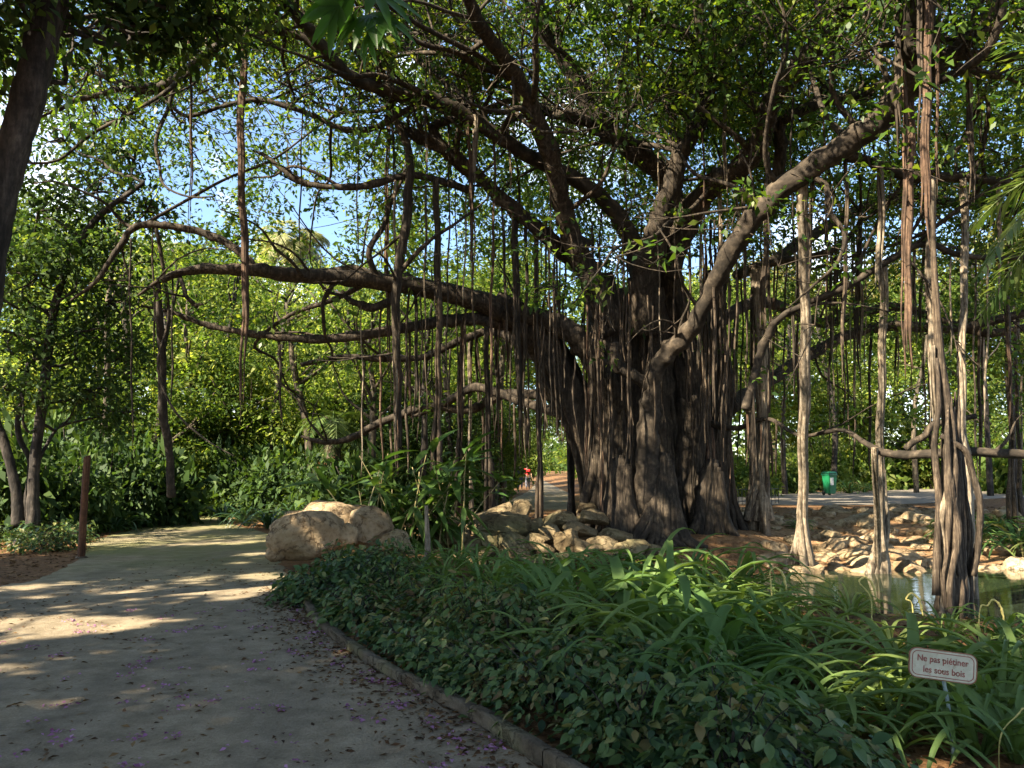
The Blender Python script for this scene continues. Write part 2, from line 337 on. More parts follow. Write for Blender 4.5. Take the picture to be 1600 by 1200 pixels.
c = mixc(nt, r2.outputs['Color'], c, (.055, .085, .022))
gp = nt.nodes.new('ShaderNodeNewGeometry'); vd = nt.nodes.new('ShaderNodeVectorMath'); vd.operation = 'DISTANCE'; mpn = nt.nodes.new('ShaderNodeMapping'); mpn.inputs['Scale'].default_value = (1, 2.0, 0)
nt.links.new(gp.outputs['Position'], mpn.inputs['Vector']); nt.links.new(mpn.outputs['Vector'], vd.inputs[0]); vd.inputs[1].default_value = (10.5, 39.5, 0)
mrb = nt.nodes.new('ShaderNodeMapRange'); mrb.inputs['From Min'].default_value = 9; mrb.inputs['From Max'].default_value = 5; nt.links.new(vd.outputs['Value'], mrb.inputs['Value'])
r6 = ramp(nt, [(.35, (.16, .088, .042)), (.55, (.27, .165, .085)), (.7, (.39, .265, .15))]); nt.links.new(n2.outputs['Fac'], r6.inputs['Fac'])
c = mixc(nt, mrb.outputs[0], c, r6.outputs['Color'])      # paler tan tone over the pond bank
nt.links.new(c, b.inputs['Base Color']); b.inputs['Roughness'].default_value = .95; b.inputs['Specular IOR Level'].default_value = .1
bump(nt, b, n2.outputs['Fac'], .8, .03); M['soil'] = m
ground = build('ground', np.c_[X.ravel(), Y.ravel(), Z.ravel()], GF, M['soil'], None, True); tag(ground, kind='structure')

# sand paths, laid as sheets 4 mm above the ground
m, nt, b = nmat('sand')
n1 = noise(nt, .55, 5, .6, None, 'world'); n2 = noise(nt, 60, 5, .7, None, 'world'); n3 = noise(nt, 4, 6, .65, None, 'world')
r1 = ramp(nt, [(.3, (.16, .13, .088)), (.52, (.25, .207, .145)), (.72, (.325, .275, .198))]); nt.links.new(n3.outputs['Fac'], r1.inputs['Fac'])
r2 = ramp(nt, [(.3, (.78, .76, .72)), (.65, (1.08, 1.08, 1.08))]); nt.links.new(n2.outputs['Fac'], r2.inputs['Fac'])
c = mixc(nt, 1.0, r1.outputs['Color'], r2.outputs['Color'], 'MULTIPLY')
geo = nt.nodes.new('ShaderNodeNewGeometry'); sx = nt.nodes.new('ShaderNodeSeparateXYZ'); nt.links.new(geo.outputs['Position'], sx.inputs[0])
mr = nt.nodes.new('ShaderNodeMapRange'); mr.inputs['From Min'].default_value = 10.5; mr.inputs['From Max'].default_value = 15; nt.links.new(sx.outputs['Y'], mr.inputs['Value'])
mr2 = nt.nodes.new('ShaderNodeMapRange'); mr2.inputs['From Min'].default_value = -1.; mr2.inputs['From Max'].default_value = -3.5; nt.links.new(sx.outputs['X'], mr2.inputs['Value'])
mm = nt.nodes.new('ShaderNodeMath'); mm.operation = 'MULTIPLY'; nt.links.new(mr.outputs[0], mm.inputs[0]); nt.links.new(mr2.outputs[0], mm.inputs[1])
rm = ramp(nt, [(.35, (.1, .1, .1)), (.6, (.75, .75, .75))]); nt.links.new(n1.outputs['Fac'], rm.inputs['Fac'])
mm2 = nt.nodes.new('ShaderNodeMath'); mm2.operation = 'MULTIPLY'; nt.links.new(mm.outputs[0], mm2.inputs[0]); nt.links.new(rm.outputs['Color'], mm2.inputs[1])
n5 = noise(nt, .9, 4, .55, (1.4, .45, 1), 'world'); r5 = ramp(nt, [(.32, (.74, .74, .76)), (.5, (1, 1, 1)), (.7, (1.14, 1.12, 1.08))]); nt.links.new(n5.outputs['Fac'], r5.inputs['Fac'])
c = mixc(nt, 1.0, c, r5.outputs['Color'], 'MULTIPLY')
c = mixc(nt, mm2.outputs[0], c, (.13, .145, .045))      # a patchy green tint where the path enters the wood
nt.links.new(c, b.inputs['Base Color']); b.inputs['Roughness'].default_value = .95; b.inputs['Specular IOR Level'].default_value = .15
ad = nt.nodes.new('ShaderNodeMath'); ad.operation = 'ADD'; nt.links.new(n2.outputs['Fac'], ad.inputs[0]); nt.links.new(n3.outputs['Fac'], ad.inputs[1])
bump(nt, b, ad.outputs[0], .8, .02); M['sand'] = m
def sheet(name, outline, z, mat, jag=.05):
    o = catmull(np.vstack([outline, outline[:1]]), len(outline)*14)[:-1]
    o = o + rng.normal(size=o.shape)*jag
    bm = bmesh.new(); vs = [bm.verts.new((x, y, z)) for x, y in o]; es = [bm.edges.new((vs[i], vs[(i+1) % len(vs)])) for i in range(len(vs))]
    bmesh.ops.triangle_fill(bm, use_beauty=True, use_dissolve=False, edges=es)
    for f in bm.faces:
        if f.normal.z < 0: f.normal_flip()
    me = bpy.data.meshes.new(name); bm.to_mesh(me); bm.free(); return tag(link(name, me, mat), kind='structure')
KERB = np.array([[1.9, 1.2], [1.25, 2.5], [.27, 4.25], [-.34, 5.37], [-.89, 6.2], [-1.5, 7.3], [-2.1, 8.6], [-2.62, 10.2], [-2.95, 11.4]])
L = lambda *pts: np.array([PZ(a, b_, 0)[:2] for a, b_ in pts])
main = np.vstack([KERB[:8], L((440, 880), (452, 845), (350, 815), (332, 800), (330, 786)), L((318, 786), (300, 800), (255, 815), (150, 845), (128, 872), (60, 905), (-40, 925)), [[-6.6, 5.5], [-6.5, 1.0], [-3, -1.5], [1.2, -1.2]]])
sheet('path', main, .004, M['sand'], .03)
sheet('path', np.vstack([L((690, 806), (750, 796), (822, 770), (842, 752), (862, 740), (884, 737), (892, 745), (896, 762), (893, 790), (900, 806))]), .006, M['sand'], .03)
Lz = lambda *pts: np.array([PZ(a, b_, .3)[:2] for a, b_ in pts])
m2 = plain('grey_path', (.19, .165, .135), .95, .25, 3, .3, .01, spec=.1)
sheet('path', np.vstack([Lz((1128, 788), (1128, 772), (1250, 770), (1400, 766), (1500, 757), (1640, 752), (1700, 775), (1560, 779), (1440, 787), (1300, 790))]), .312, m2, .05)

# pond
m, nt, b = nmat('pond_water')
b.inputs['Base Color'].default_value = (.018, .026, .014, 1); b.inputs['Roughness'].default_value = .04; b.inputs['IOR'].default_value = 1.33
b.inputs['Specular IOR Level'].default_value = .8
n1 = noise(nt, 3.0, 3, .5, (1, 2.2, 1), 'world'); bump(nt, b, n1.outputs['Fac'], .12, .02)
n2 = noise(nt, 26, 2, .5, None, 'world')
wx = np.linspace(-3, 45, 40); wy = np.linspace(6, 19, 24); WX, WY = np.meshgrid(wx, wy); wi = np.arange(WX.size).reshape(WX.shape)
WF = np.stack([wi[:-1, :-1], wi[:-1, 1:], wi[1:, 1:], wi[1:, :-1]], -1).reshape(-1, 4)
tag(build('pond_water', np.c_[WX.ravel(), WY.ravel(), np.full(WX.size, -.5)], WF, m, None, True), kind='structure')
def gz(x, y): return float(hgt(x, y))

# kerb of cast stones along the bed
M['kerb'] = rockmat('kerb_concrete', (.075, .06, .042), (.13, .108, .078), (.18, .155, .115), .8)
kb = empty('kerb', (0, 4, 0)); tag(kb, kind='structure')
kc = catmull(KERB, 400); ks = np.r_[0, np.cumsum(np.linalg.norm(np.diff(kc, axis=0), axis=1))]
pos = 0.0
while pos < ks[-1] - .3:
    ln = rnd.uniform(.85, 1.0); a0 = pos; a1 = min(pos + ln, ks[-1]) - .012
    tt = np.linspace(a0, a1, 7); c = np.c_[np.interp(tt, ks, kc[:, 0]), np.interp(tt, ks, kc[:, 1])]
    T = norm(np.gradient(c, axis=0)); N = np.c_[T[:, 1], -T[:, 0]]; top = .088 + rnd.uniform(-.018, .014)
    prof = [(-.005, -.05), (-.005, top-.012), (.006, top), (.07, top-.004), (.08, top-.014), (.08, -.05)]
    V = np.array([[*(c[i] + N[i]*u), w + rnd.uniform(-.004, .004)] for i in range(7) for u, w in prof])
    F = [[i*6+j, i*6+(j+1) % 6, (i+1)*6+(j+1) % 6, (i+1)*6+j] for i in range(6) for j in range(6)]
    F += [[0, 1, 2, 3], [0, 3, 4, 5], [36, 39, 38, 37], [36, 41, 40, 39]]
    build('kerb_stone', V, np.array(F), M['kerb'], kb); pos += ln

# ------------------------------------------------------------------ rocks
def rock_mesh(seed, npts=22, bev=.10, nz=.035, cuts=2):
    """broken stone: hull of a few points, worn edges, pitted faces"""
    g = np.random.default_rng(seed); bm = bmesh.new(); q = norm(g.normal(size=(npts, 3)))*g.uniform(.8, 1.12, (npts, 1))
    for c in q: bm.verts.new(c)
    r_ = bmesh.ops.convex_hull(bm, input=list(bm.verts)); bmesh.ops.delete(bm, geom=[v for v in bm.verts if not v.link_faces], context='VERTS')
    bmesh.ops.dissolve_limit(bm, angle_limit=.22, verts=list(bm.verts), edges=list(bm.edges))
    bmesh.ops.bevel(bm, geom=list(bm.edges), offset=bev, segments=2, affect='EDGES', profile=.6, clamp_overlap=True)
    bmesh.ops.triangulate(bm, faces=list(bm.faces)); 
    for _ in range(cuts): bmesh.ops.subdivide_edges(bm, edges=[e for e in bm.edges if e.calc_length() > .16], cuts=1, use_grid_fill=True); bmesh.ops.triangulate(bm, faces=list(bm.faces))
    V = np.array([v.co[:] for v in bm.verts]); N_ = norm(V)
    for k in range(9):
        w = g.normal(size=3)*(2 + k*1.6); V = V + N_*(nz/(1+.35*k)*np.sin(V @ w + g.uniform(0, 6.28)))[:, None]
    V = V + g.normal(size=V.shape)*.006
    for v, c in zip(bm.verts, V): v.co = c
    bmesh.ops.recalc_face_normals(bm, faces=list(bm.faces))
    for f in bm.faces: f.smooth = True
    me = bpy.data.meshes.new('rock'); bm.to_mesh(me); bm.free(); return me
RB = [rock_mesh(s, 30, .34, .028, 3) for s in range(6)]; RW = [rock_mesh(20+s, 18, .09, .05) for s in range(8)]; RK = [rock_mesh(40+s, 20, .12, .05) for s in range(6)]
for me in RB: me.materials.append(M['rock'])
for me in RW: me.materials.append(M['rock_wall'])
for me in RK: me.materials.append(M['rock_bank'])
def put_rock(name, me, px, py, d, rx, rz, ry=None, rot=0, tilt=(0, 0), parent=None):
    p = P(px, py, d); k = d/FPX; o = link(name, me, None, parent)
    o.location = p if parent is None else p - np.array(parent.location)
    o.scale = (rx*k*1.08, (ry or rx)*k, rz*k*1.08); o.rotation_euler = (tilt[0], tilt[1], rot); return o
BOULD = [
 (482, 842, 13.0, 58, 44, 50, .3, (0, .05), 'large pale sandstone boulder at the edge of the path, front of its heap'),
 (522, 810, 13.7, 50, 30, 40, .1, (.1, .25), 'bright sunlit sandstone boulder resting against the large front boulder'),
 (502, 797, 14.3, 28, 15, 30, 1.0, (0, 0), 'small rounded boulder peeping over the sunlit boulder'),
 (466, 816, 14.2, 26, 18, 30, 2.0, (0, 0), 'low brown boulder behind the large front boulder'),
 (574, 826, 13.3, 37, 32, 38, .7, (.1, -.3), 'shaded angular brown boulder between the heap and the cane plant'),
 (625, 846, 13.2, 32, 20, 34, .2, (0, .1), 'flat topped brown boulder at the foot of the cane plant'),
 (432, 866, 12.7, 16, 15, 20, .4, (0, 0), 'small dark boulder wedged at the path side of the heap'),
 (560, 801, 14.6, 20, 14, 24, 2.4, (0, 0), 'small tan boulder behind the shaded angular boulder'),
 (545, 838, 13.0, 18, 20, 22, 1.4, (0, .2), 'upright narrow boulder leaning on the sunlit boulder'),
]
for i, (px, py, d, rx, rz, ry, rot, tl, lab) in enumerate(BOULD):
    tag(put_rock('boulder', RB[i % 6], px, py, d, rx, rz, ry, rot, tl), lab, 'boulder', 'heap of boulders by the path')
wall = empty('rock_wall', P(830, 860, 15.6), 'low rock wall of piled mossy stones below the banyan roots', 'rock wall')
W0 = [(772, 812, 16.2, 58, 26), (785, 793, 17.2, 30, 24), (816, 795, 16.8, 22, 28), (716, 832, 15.8, 30, 18), (742, 840, 15.7, 22, 20), (690, 835, 15.6, 26, 22), (700, 812, 16.6, 34, 16),
      (765, 838, 15.6, 24, 24), (800, 845, 15.5, 36, 28), (836, 812, 16.3, 20, 18), (838, 840, 15.5, 24, 18), (858, 828, 15.8, 26, 20), (884, 838, 15.5, 26, 28), (905, 820, 16.0, 30, 16), (876, 805, 16.6, 36, 18),
      (912, 848, 15.3, 24, 22), (940, 846, 15.5, 30, 22), (968, 850, 15.4, 26, 18), (995, 850, 15.4, 28, 18), (925, 800, 16.8, 34, 14), (915, 785, 17.6, 22, 14), (960, 830, 16.2, 30, 16), (880, 868, 15.0, 26, 16), (828, 870, 15.0, 28, 18),
      (784, 872, 15.0, 24, 16), (745, 870, 15.0, 24, 18), (712, 866, 15.1, 24, 18), (676, 866, 15.1, 26, 18), (800, 822, 16.0, 30, 16), (735, 815, 16.4, 24, 14), (1020, 856, 15.4, 26, 16), (660, 850, 15.3, 20, 14), (850, 852, 15.2, 18, 14), (945, 868, 15.0, 26, 14), (760, 858, 15.2, 18, 12), (730, 850, 15.4, 18, 12)]
for i, (px, py, d, rx, rz) in enumerate(W0):
    put_rock('stone', RW[i % 8], px, py+9, d, rx*.88, rz*.88, rx*rnd.uniform(.9, 1.2), rnd.uniform(0, .5) + (i % 2)*3.1, (rnd.uniform(-.15, .15), rnd.uniform(-.2, .2)), wall)
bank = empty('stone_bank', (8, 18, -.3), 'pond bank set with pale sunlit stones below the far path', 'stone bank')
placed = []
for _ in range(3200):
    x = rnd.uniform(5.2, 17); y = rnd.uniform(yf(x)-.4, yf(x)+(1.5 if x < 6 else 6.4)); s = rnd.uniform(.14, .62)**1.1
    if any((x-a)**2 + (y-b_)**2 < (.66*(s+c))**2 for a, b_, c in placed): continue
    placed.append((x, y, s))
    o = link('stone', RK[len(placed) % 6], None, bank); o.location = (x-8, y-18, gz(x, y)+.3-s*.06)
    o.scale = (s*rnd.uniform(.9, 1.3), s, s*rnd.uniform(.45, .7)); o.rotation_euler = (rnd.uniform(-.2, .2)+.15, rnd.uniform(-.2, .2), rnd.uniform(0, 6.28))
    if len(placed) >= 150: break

# ------------------------------------------------------------------ banyan tree
banyan = empty('banyan_tree', P(1010, 830, 18.5), 'huge spreading banyan with fused trunks and hanging aerial roots beside the pond', 'tree')
def poly(pts): # rows px, py, d, r px
    A = np.array(pts, float); return P(A[:, 0], A[:, 1], A[:, 2]), A[:, 3]*A[:, 2]/FPX
TR = MB(); STEMS = []
for pts, sd, fl in [
  ([(1012, 870, 19.0, 84), (1012, 800, 19.0, 64), (1008, 700, 19.0, 50), (1004, 600, 18.9, 44), (1000, 520, 18.7, 40), (1000, 450, 18.4, 32)], 26, .16),
  ([(950, 850, 18.4, 34), (938, 770, 18.4, 28), (915, 680, 18.3, 27), (880, 600, 18.2, 30), (850, 540, 18.0, 27), (800, 492, 17.8, 22), (770, 475, 17.7, 20)], 18, .14),
  ([(958, 850, 17.8, 44), (958, 760, 18.0, 30), (955, 660, 18.0, 28), (950, 560, 18.0, 27), (945, 480, 17.9, 25), (935, 430, 17.8, 22)], 18, .14),
  ([(1085, 850, 18.8, 46), (1080, 770, 18.8, 34), (1082, 680, 18.9, 28), (1075, 600, 19, 24), (1060, 520, 19, 22), (1045, 440, 18.8, 22), (1035, 390, 18.5, 22)], 18, .14),
  ([(1125, 850, 19.2, 36), (1122, 770, 19.2, 26), (1118, 690, 19.3, 22), (1130, 600, 19.4, 16), (1120, 480, 19.4, 12), (1140, 380, 19.2, 10)], 14, .14),
]:
    p, r = poly(pts); TR.add(*tube(p, r, sd, 46, .035, fl, 6)); STEMS.append((p, r, 16))
build('trunk', *TR.get(), M['bark'], banyan, True)

LIMB = {
 'left_low': [(800, 492, 17.8, 23), (740, 467, 17.5, 20), (640, 446, 17, 17), (540, 436, 16.5, 15), (450, 436, 16.2, 14), (380, 424, 16, 11), (300, 420, 16, 8), (250, 437, 16, 5), (215, 462, 16, 2)],
 'left_low2': [(860, 510, 18, 15), (790, 506, 17.8, 13), (740, 497, 17.7, 12), (690, 500, 17.6, 11), (640, 510, 17.5, 10), (580, 521, 17.5, 9.5), (500, 531, 17.5, 8.5), (430, 529, 17.5, 7), (370, 522, 17.5, 6), (320, 509, 17.5, 5), (270, 488, 17.5, 4), (220, 478, 17.5, 2)],
 'lit_left': [(965, 640, 17.9, 26), (930, 570, 17.6, 24), (895, 520, 17.4, 21), (850, 495, 17.5, 18), (800, 486, 17.6, 14)],
 'dark_up': [(950, 520, 17.8, 25), (930, 450, 17.4, 23), (900, 380, 17, 20), (880, 310, 16.4, 18), (862, 235, 15.8, 17), (820, 140, 15, 16), (780, 80, 14.3, 14), (745, 30, 13.6, 13), (720, -40, 12.8, 11)],
 'long_left': [(1000, 420, 18, 24), (985, 370, 17.6, 18), (955, 320, 17.2, 16), (905, 278, 16.8, 15), (830, 240, 16.4, 14), (760, 198, 16, 14), (700, 165, 15.6, 14), (620, 147, 15.2, 13), (550, 124, 14.8, 12), (510, 85, 14.4, 12), (475, 40, 14, 12), (440, 0, 13.6, 11), (410, -50, 13, 10)],
 'far_left': [(512, 88, 14.4, 10), (470, 58, 14.3, 9), (420, 52, 14.2, 9), (370, 64, 14.1, 9), (320, 92, 14, 9), (280, 120, 14, 9), (235, 134, 14, 8), (190, 125, 14, 6), (150, 113, 14, 5), (115, 100, 14, 2)],
 'far_left2': [(240, 134, 14, 7), (190, 138, 14, 5.5), (140, 150, 14, 5), (100, 165, 14, 4), (60, 185, 14, 2)],
 'mid_left': [(960, 480, 17.9, 22), (900, 410, 17.6, 16), (840, 360, 17.2, 14), (790, 318, 17, 13), (730, 262, 16.6, 12), (690, 232, 16.4, 13), (655, 215, 16.2, 12), (625, 195, 16.2, 6), (600, 180, 16.2, 3)],
 'mid_left_b': [(700, 238, 16.4, 9), (675, 205, 16.3, 9), (700, 190, 16.2, 9), (740, 178, 16.2, 8), (790, 160, 16.2, 6), (840, 150, 16.2, 4)],
 'thin_left': [(740, 300, 16.6, 7), (690, 285, 16.4, 7), (640, 278, 16.2, 7), (580, 292, 16, 7), (520, 290, 16, 6), (475, 282, 16, 6), (440, 262, 16, 5), (415, 244, 16, 4), (395, 235, 16, 2)],
 'thin_left2': [(690, 150, 15.5, 6), (640, 170, 15.4, 6), (590, 196, 15.4, 6), (540, 198, 15.4, 6), (490, 182, 15.4, 5), (430, 168, 15.4, 5), (390, 163, 15.4, 5), (340, 170, 15.4, 4), (290, 182, 15.4, 4), (260, 160, 15.4, 3), (235, 138, 15.4, 2)],
 'up_left': [(1060, 330, 18, 20), (1040, 275, 17.8, 20), (1000, 242, 17.6, 20), (950, 205, 17.4, 19), (920, 165, 17.2, 17), (893, 115, 17, 15), (865, 70, 16.8, 13), (835, 20, 16.6, 12), (810, -50, 16.4, 10)],
 'up_left_b': [(935, 190, 17.3, 12), (880, 180, 17.2, 10), (840, 175, 17.2, 7), (790, 195, 17.2, 4)],
 'left_back': [(760, 200, 16, 11), (710, 150, 16.4, 10), (660, 90, 16.8, 9), (610, 40, 17.2, 8), (580, -10, 17.6, 7)],
 'centre_up': [(1005, 520, 18, 32), (1005, 440, 17.6, 28), (1025, 370, 17.2, 24), (1050, 300, 16.8, 20), (1068, 245, 16.6, 17), (1095, 185, 16.4, 15), (1112, 110, 16.2, 14), (1098, 55, 16, 13), (1090, -10, 15.8, 12), (1080, -60, 15.6, 10)],
 'centre_b': [(1108, 100, 16.2, 9), (1070, 55, 16, 9), (1030, 32, 15.8, 8), (990, 10, 15.6, 7), (950, -30, 15.4, 6)],
 'centre_c': [(1112, 105, 16.2, 9), (1150, 80, 16.2, 9), (1185, 40, 16.2, 9), (1215, -20, 16.2, 8)],
 'centre_d': [(1060, 260, 16.7, 10), (1048, 200, 16.8, 10), (1045, 150, 17, 9), (1070, 110, 17.2, 8), (1100, 90, 17.2, 7)],
 'right_up': [(1040, 430, 18, 26), (1070, 345, 17.6, 23), (1110, 290, 17, 21), (1160, 255, 16.4, 20), (1195, 210, 15.8, 19), (1215, 155, 15.2, 19), (1250, 105, 14.6, 20), (1300, 45, 14, 20), (1345, -20, 13.4, 18)],
 'right_up_b': [(1195, 320, 16.4, 10), (1220, 250, 16.2, 12), (1225, 190, 16, 12), (1275, 165, 15.8, 10), (1340, 150, 15.6, 9), (1400, 120, 15.4, 8)],
 'front_big': [(1012, 870, 17.25, 27), (1012, 810, 17.2, 22), (1012, 760, 17.1, 20), (1014, 700, 17.1, 20), (1017, 640, 17, 19), (1022, 585, 16.8, 17), (1048, 545, 16.5, 16), (1085, 510, 16, 16), (1112, 460, 15.5, 16), (1150, 385, 14.8, 18), (1205, 310, 14.2, 20), (1285, 250, 13.6, 22), (1365, 192, 13, 24), (1415, 130, 12.4, 26), (1432, 60, 11.8, 29), (1440, -20, 11.2, 26), (1440, -80, 10.6, 24)],
 'right_fork': [(1410, 150, 12.5, 20), (1455, 110, 12.3, 18), (1500, 75, 12.1, 16), (1535, 30, 11.9, 14), (1570, -20, 11.7, 12)],
 'right_side': [(1470, 95, 12.2, 9), (1530, 80, 12.2, 9), (1600, 90, 12.2, 9), (1680, 80, 12.2, 8)],
 'right_side_b': [(1470, 90, 12.2, 7), (1530, 115, 12.4, 7), (1575, 125, 12.6, 4), (1600, 132, 12.7, 2)],
 'right_dark': [(1310, 238, 13.5, 13), (1350, 252, 13.6, 10), (1400, 266, 13.8, 10), (1460, 279, 14, 10), (1530, 282, 14.2, 9), (1620, 290, 14.4, 8), (1720, 300, 14.6, 6)],
 'right_pale': [(1165, 640, 15.5, 9), (1182, 580, 15.5, 8), (1192, 545, 15.4, 8), (1215, 500, 15.2, 7), (1262, 476, 15, 6.5), (1320, 450, 14.7, 6.5), (1385, 408, 14.4, 6), (1440, 385, 14.2, 6), (1490, 402, 14.2, 5.5), (1550, 405, 14.2, 5), (1620, 400, 14.2, 4)],
 'far_right1': [(1150, 430, 20, 10), (1210, 405, 21, 10), (1270, 372, 22, 10), (1340, 330, 23, 9), (1410, 312, 23, 9), (1500, 318, 23, 8), (1620, 328, 23, 7)],
 'far_right2': [(1140, 640, 20, 14), (1200, 595, 22, 12), (1260, 560, 23, 11), (1330, 522, 24, 10), (1400, 508, 24, 10), (1500, 510, 24, 9), (1640, 480, 24, 8)],
 'far_right3': [(1170, 420, 19, 7), (1200, 415, 19, 7), (1260, 405, 19, 6.5), (1310, 380, 19, 6), (1340, 350, 19, 5), (1345, 320, 19, 4)],
 'far_right4': [(1100, 520, 20, 12), (1190, 470, 22, 11), (1290, 500, 24, 9), (1400, 480, 25, 8), (1540, 520, 25, 8), (1640, 500, 25, 7)],
 'log_limb': [(1100, 660, 19, 7), (1150, 670, 18, 5), (1200, 655, 17, 4), (1250, 680, 16, 3.5), (1310, 672, 15, 4), (1350, 690, 14.4, 5), (1390, 703, 14, 7.5), (1460, 706, 13.6, 9), (1530, 707, 13.4, 8.5), (1650, 715, 13.2, 8)],
 'log_twig': [(1415, 702, 13.9, 6), (1440, 675, 13.8, 6), (1480, 662, 13.7, 5), (1525, 650, 13.6, 5)],
 'back_left_low': [(890, 650, 19, 11), (820, 630, 20, 9), (745, 610, 20.5, 8), (690, 634, 21, 8), (640, 642, 21, 7), (585, 664, 21, 7), (545, 684, 21, 6), (505, 690, 21, 5), (470, 682, 21, 3)],
 'back_left_mid': [(880, 620, 20, 9), (790, 615, 21, 9), (740, 640, 21, 8), (690, 640, 21, 7), (640, 650, 21, 5)],
 'back_left_hi': [(840, 560, 20, 9), (780, 520, 21, 8), (720, 530, 21, 7), (660, 560, 21, 6), (600, 560, 21, 6), (540, 555, 21, 5), (470, 570, 21, 4)],
 'front_stub': [(1012, 605, 16.9, 12), (985, 585, 16.8, 11), (965, 560, 16.7, 11), (960, 535, 16.7, 9)],
 'left_arch': [(400, 425, 16, 8), (385, 400, 16, 8), (345, 372, 16, 7.5), (290, 355, 16, 7), (235, 352, 16, 6.5), (200, 365, 16, 6), (175, 400, 16, 5), (150, 440, 16, 4), (110, 470, 16, 2)],
 'left_stub': [(620, 446, 17, 7), (605, 475, 16.9, 8), (575, 482, 16.8, 8), (548, 468, 16.8, 6), (535, 455, 16.8, 4)],
 'left_hook': [(280, 428, 16, 4), (290, 460, 16, 4), (305, 478, 16, 3.5), (318, 476, 16, 2)],
 'left_top_run': [(640, 446, 17, 9), (580, 430, 17.2, 8), (520, 424, 17.2, 7), (470, 432, 17.2, 6)],
 'trunk_vine': [(620, 190, 16, 8), (640, 250, 16, 8), (632, 330, 16, 9), (622, 420, 16, 9), (622, 560, 16.2, 8), (622, 700, 16.4, 8)],
}
limb_pts = []
for nm, pts in LIMB.items():
    p, r = poly(pts); p = p.copy(); sm = nm in ('front_big', 'right_dark', 'right_pale', 'log_limb', 'long_left', 'far_left')
    r = r*.82; V, F = tube(p, r, 14 if r.max() > .2 else 9, len(p)*8, .055, .07, 3, 0.05, knots=len(p)*3)
    build('limb', V, F, M['bark_smooth'] if sm else M['bark'], banyan, True)
    c = catmull(np.c_[p, r], len(p)*8); limb_pts.append(c)
# buttress roots and strands that clothe the trunk
g = np.random.default_rng(5)
for q_, r_, ns in STEMS:
    for k in range(ns):
        th = g.uniform(0, 2*math.pi); cs = catmull(np.c_[q_, r_], 40); top = int(g.uniform(8, 34)); e = np.linspace(0, 1, top+1); hug = .98 - .35*sst(.75, 1, e)
        th_ = th + .5*g.normal()*e; c_ = cs[:top+1, :3] + (cs[:top+1, 3]*hug)[:, None]*np.c_[np.cos(th_), np.sin(th_), 0*e]; r0 = g.uniform(.025, .085)
        out = np.array([math.cos(th), math.sin(th), 0]); c_ = c_ + out*(g.uniform(.03, .26)*(1-sst(0, .3, e))**2)[:, None]
        rr = r0*(1 + .8*(1-sst(0, .25, e)) - .6*sst(.6, 1, e)); V, F = tube(c_[::2], rr[::2], 8, max(10, top*2), .06, .14, 3, .03, g)
        build('buttress_root', V, F, M['root_red'] if g.random() < .12 else M['bark'], banyan, True)
for bx, by, d0, n in [(968, 842, 17.0, 9), (1035, 838, 16.9, 9), (1112, 848, 17.6, 7), (940, 815, 17.6, 5)]:   # splayed feet
    for k in range(n):
        f = (k/(n-1)-.5)*2; pts = [(bx+f*10, by-130+abs(f)*20, d0+.25, 9), (bx+f*17, by-70, d0+.15, 8), (bx+f*27, by-25, d0, 7.5), (bx+f*40+g.normal()*4, by+4, d0-.15+abs(f)*.1, 7), (bx+f*60+g.normal()*6, by+18, d0-.4+abs(f)*.2, 4)]
        p, r = poly(pts); V, F = tube(p, r, 8, 24, .06, .12, 3, .02, g); build('buttress_root', V, F, M['bark'], banyan, True)
CU = MB()
cx0 = g.uniform(850, 1180, 26)
for i in range(120):   # fine root curtain on and beside the trunk
    px = cx0[g.integers(26)] + g.normal()*7; d0 = g.uniform(16.6, 19.5); y0 = g.uniform(330, 560); y1 = min(y0 + g.uniform(90, 330), 815 if px > 905 else 690)
    p, r = poly([(px, y0, d0, 1.4), (px+g.normal()*3, (y0+y1)/2, d0, 1.7), (px+g.normal()*5, y1, d0, .8)]); CU.add(*tube(p, r, 4, 9, 0, 0, 3, .03, g, False))
tag(build('root_curtain', *CU.get(), M['root_brown'], banyan, True), kind='stuff')

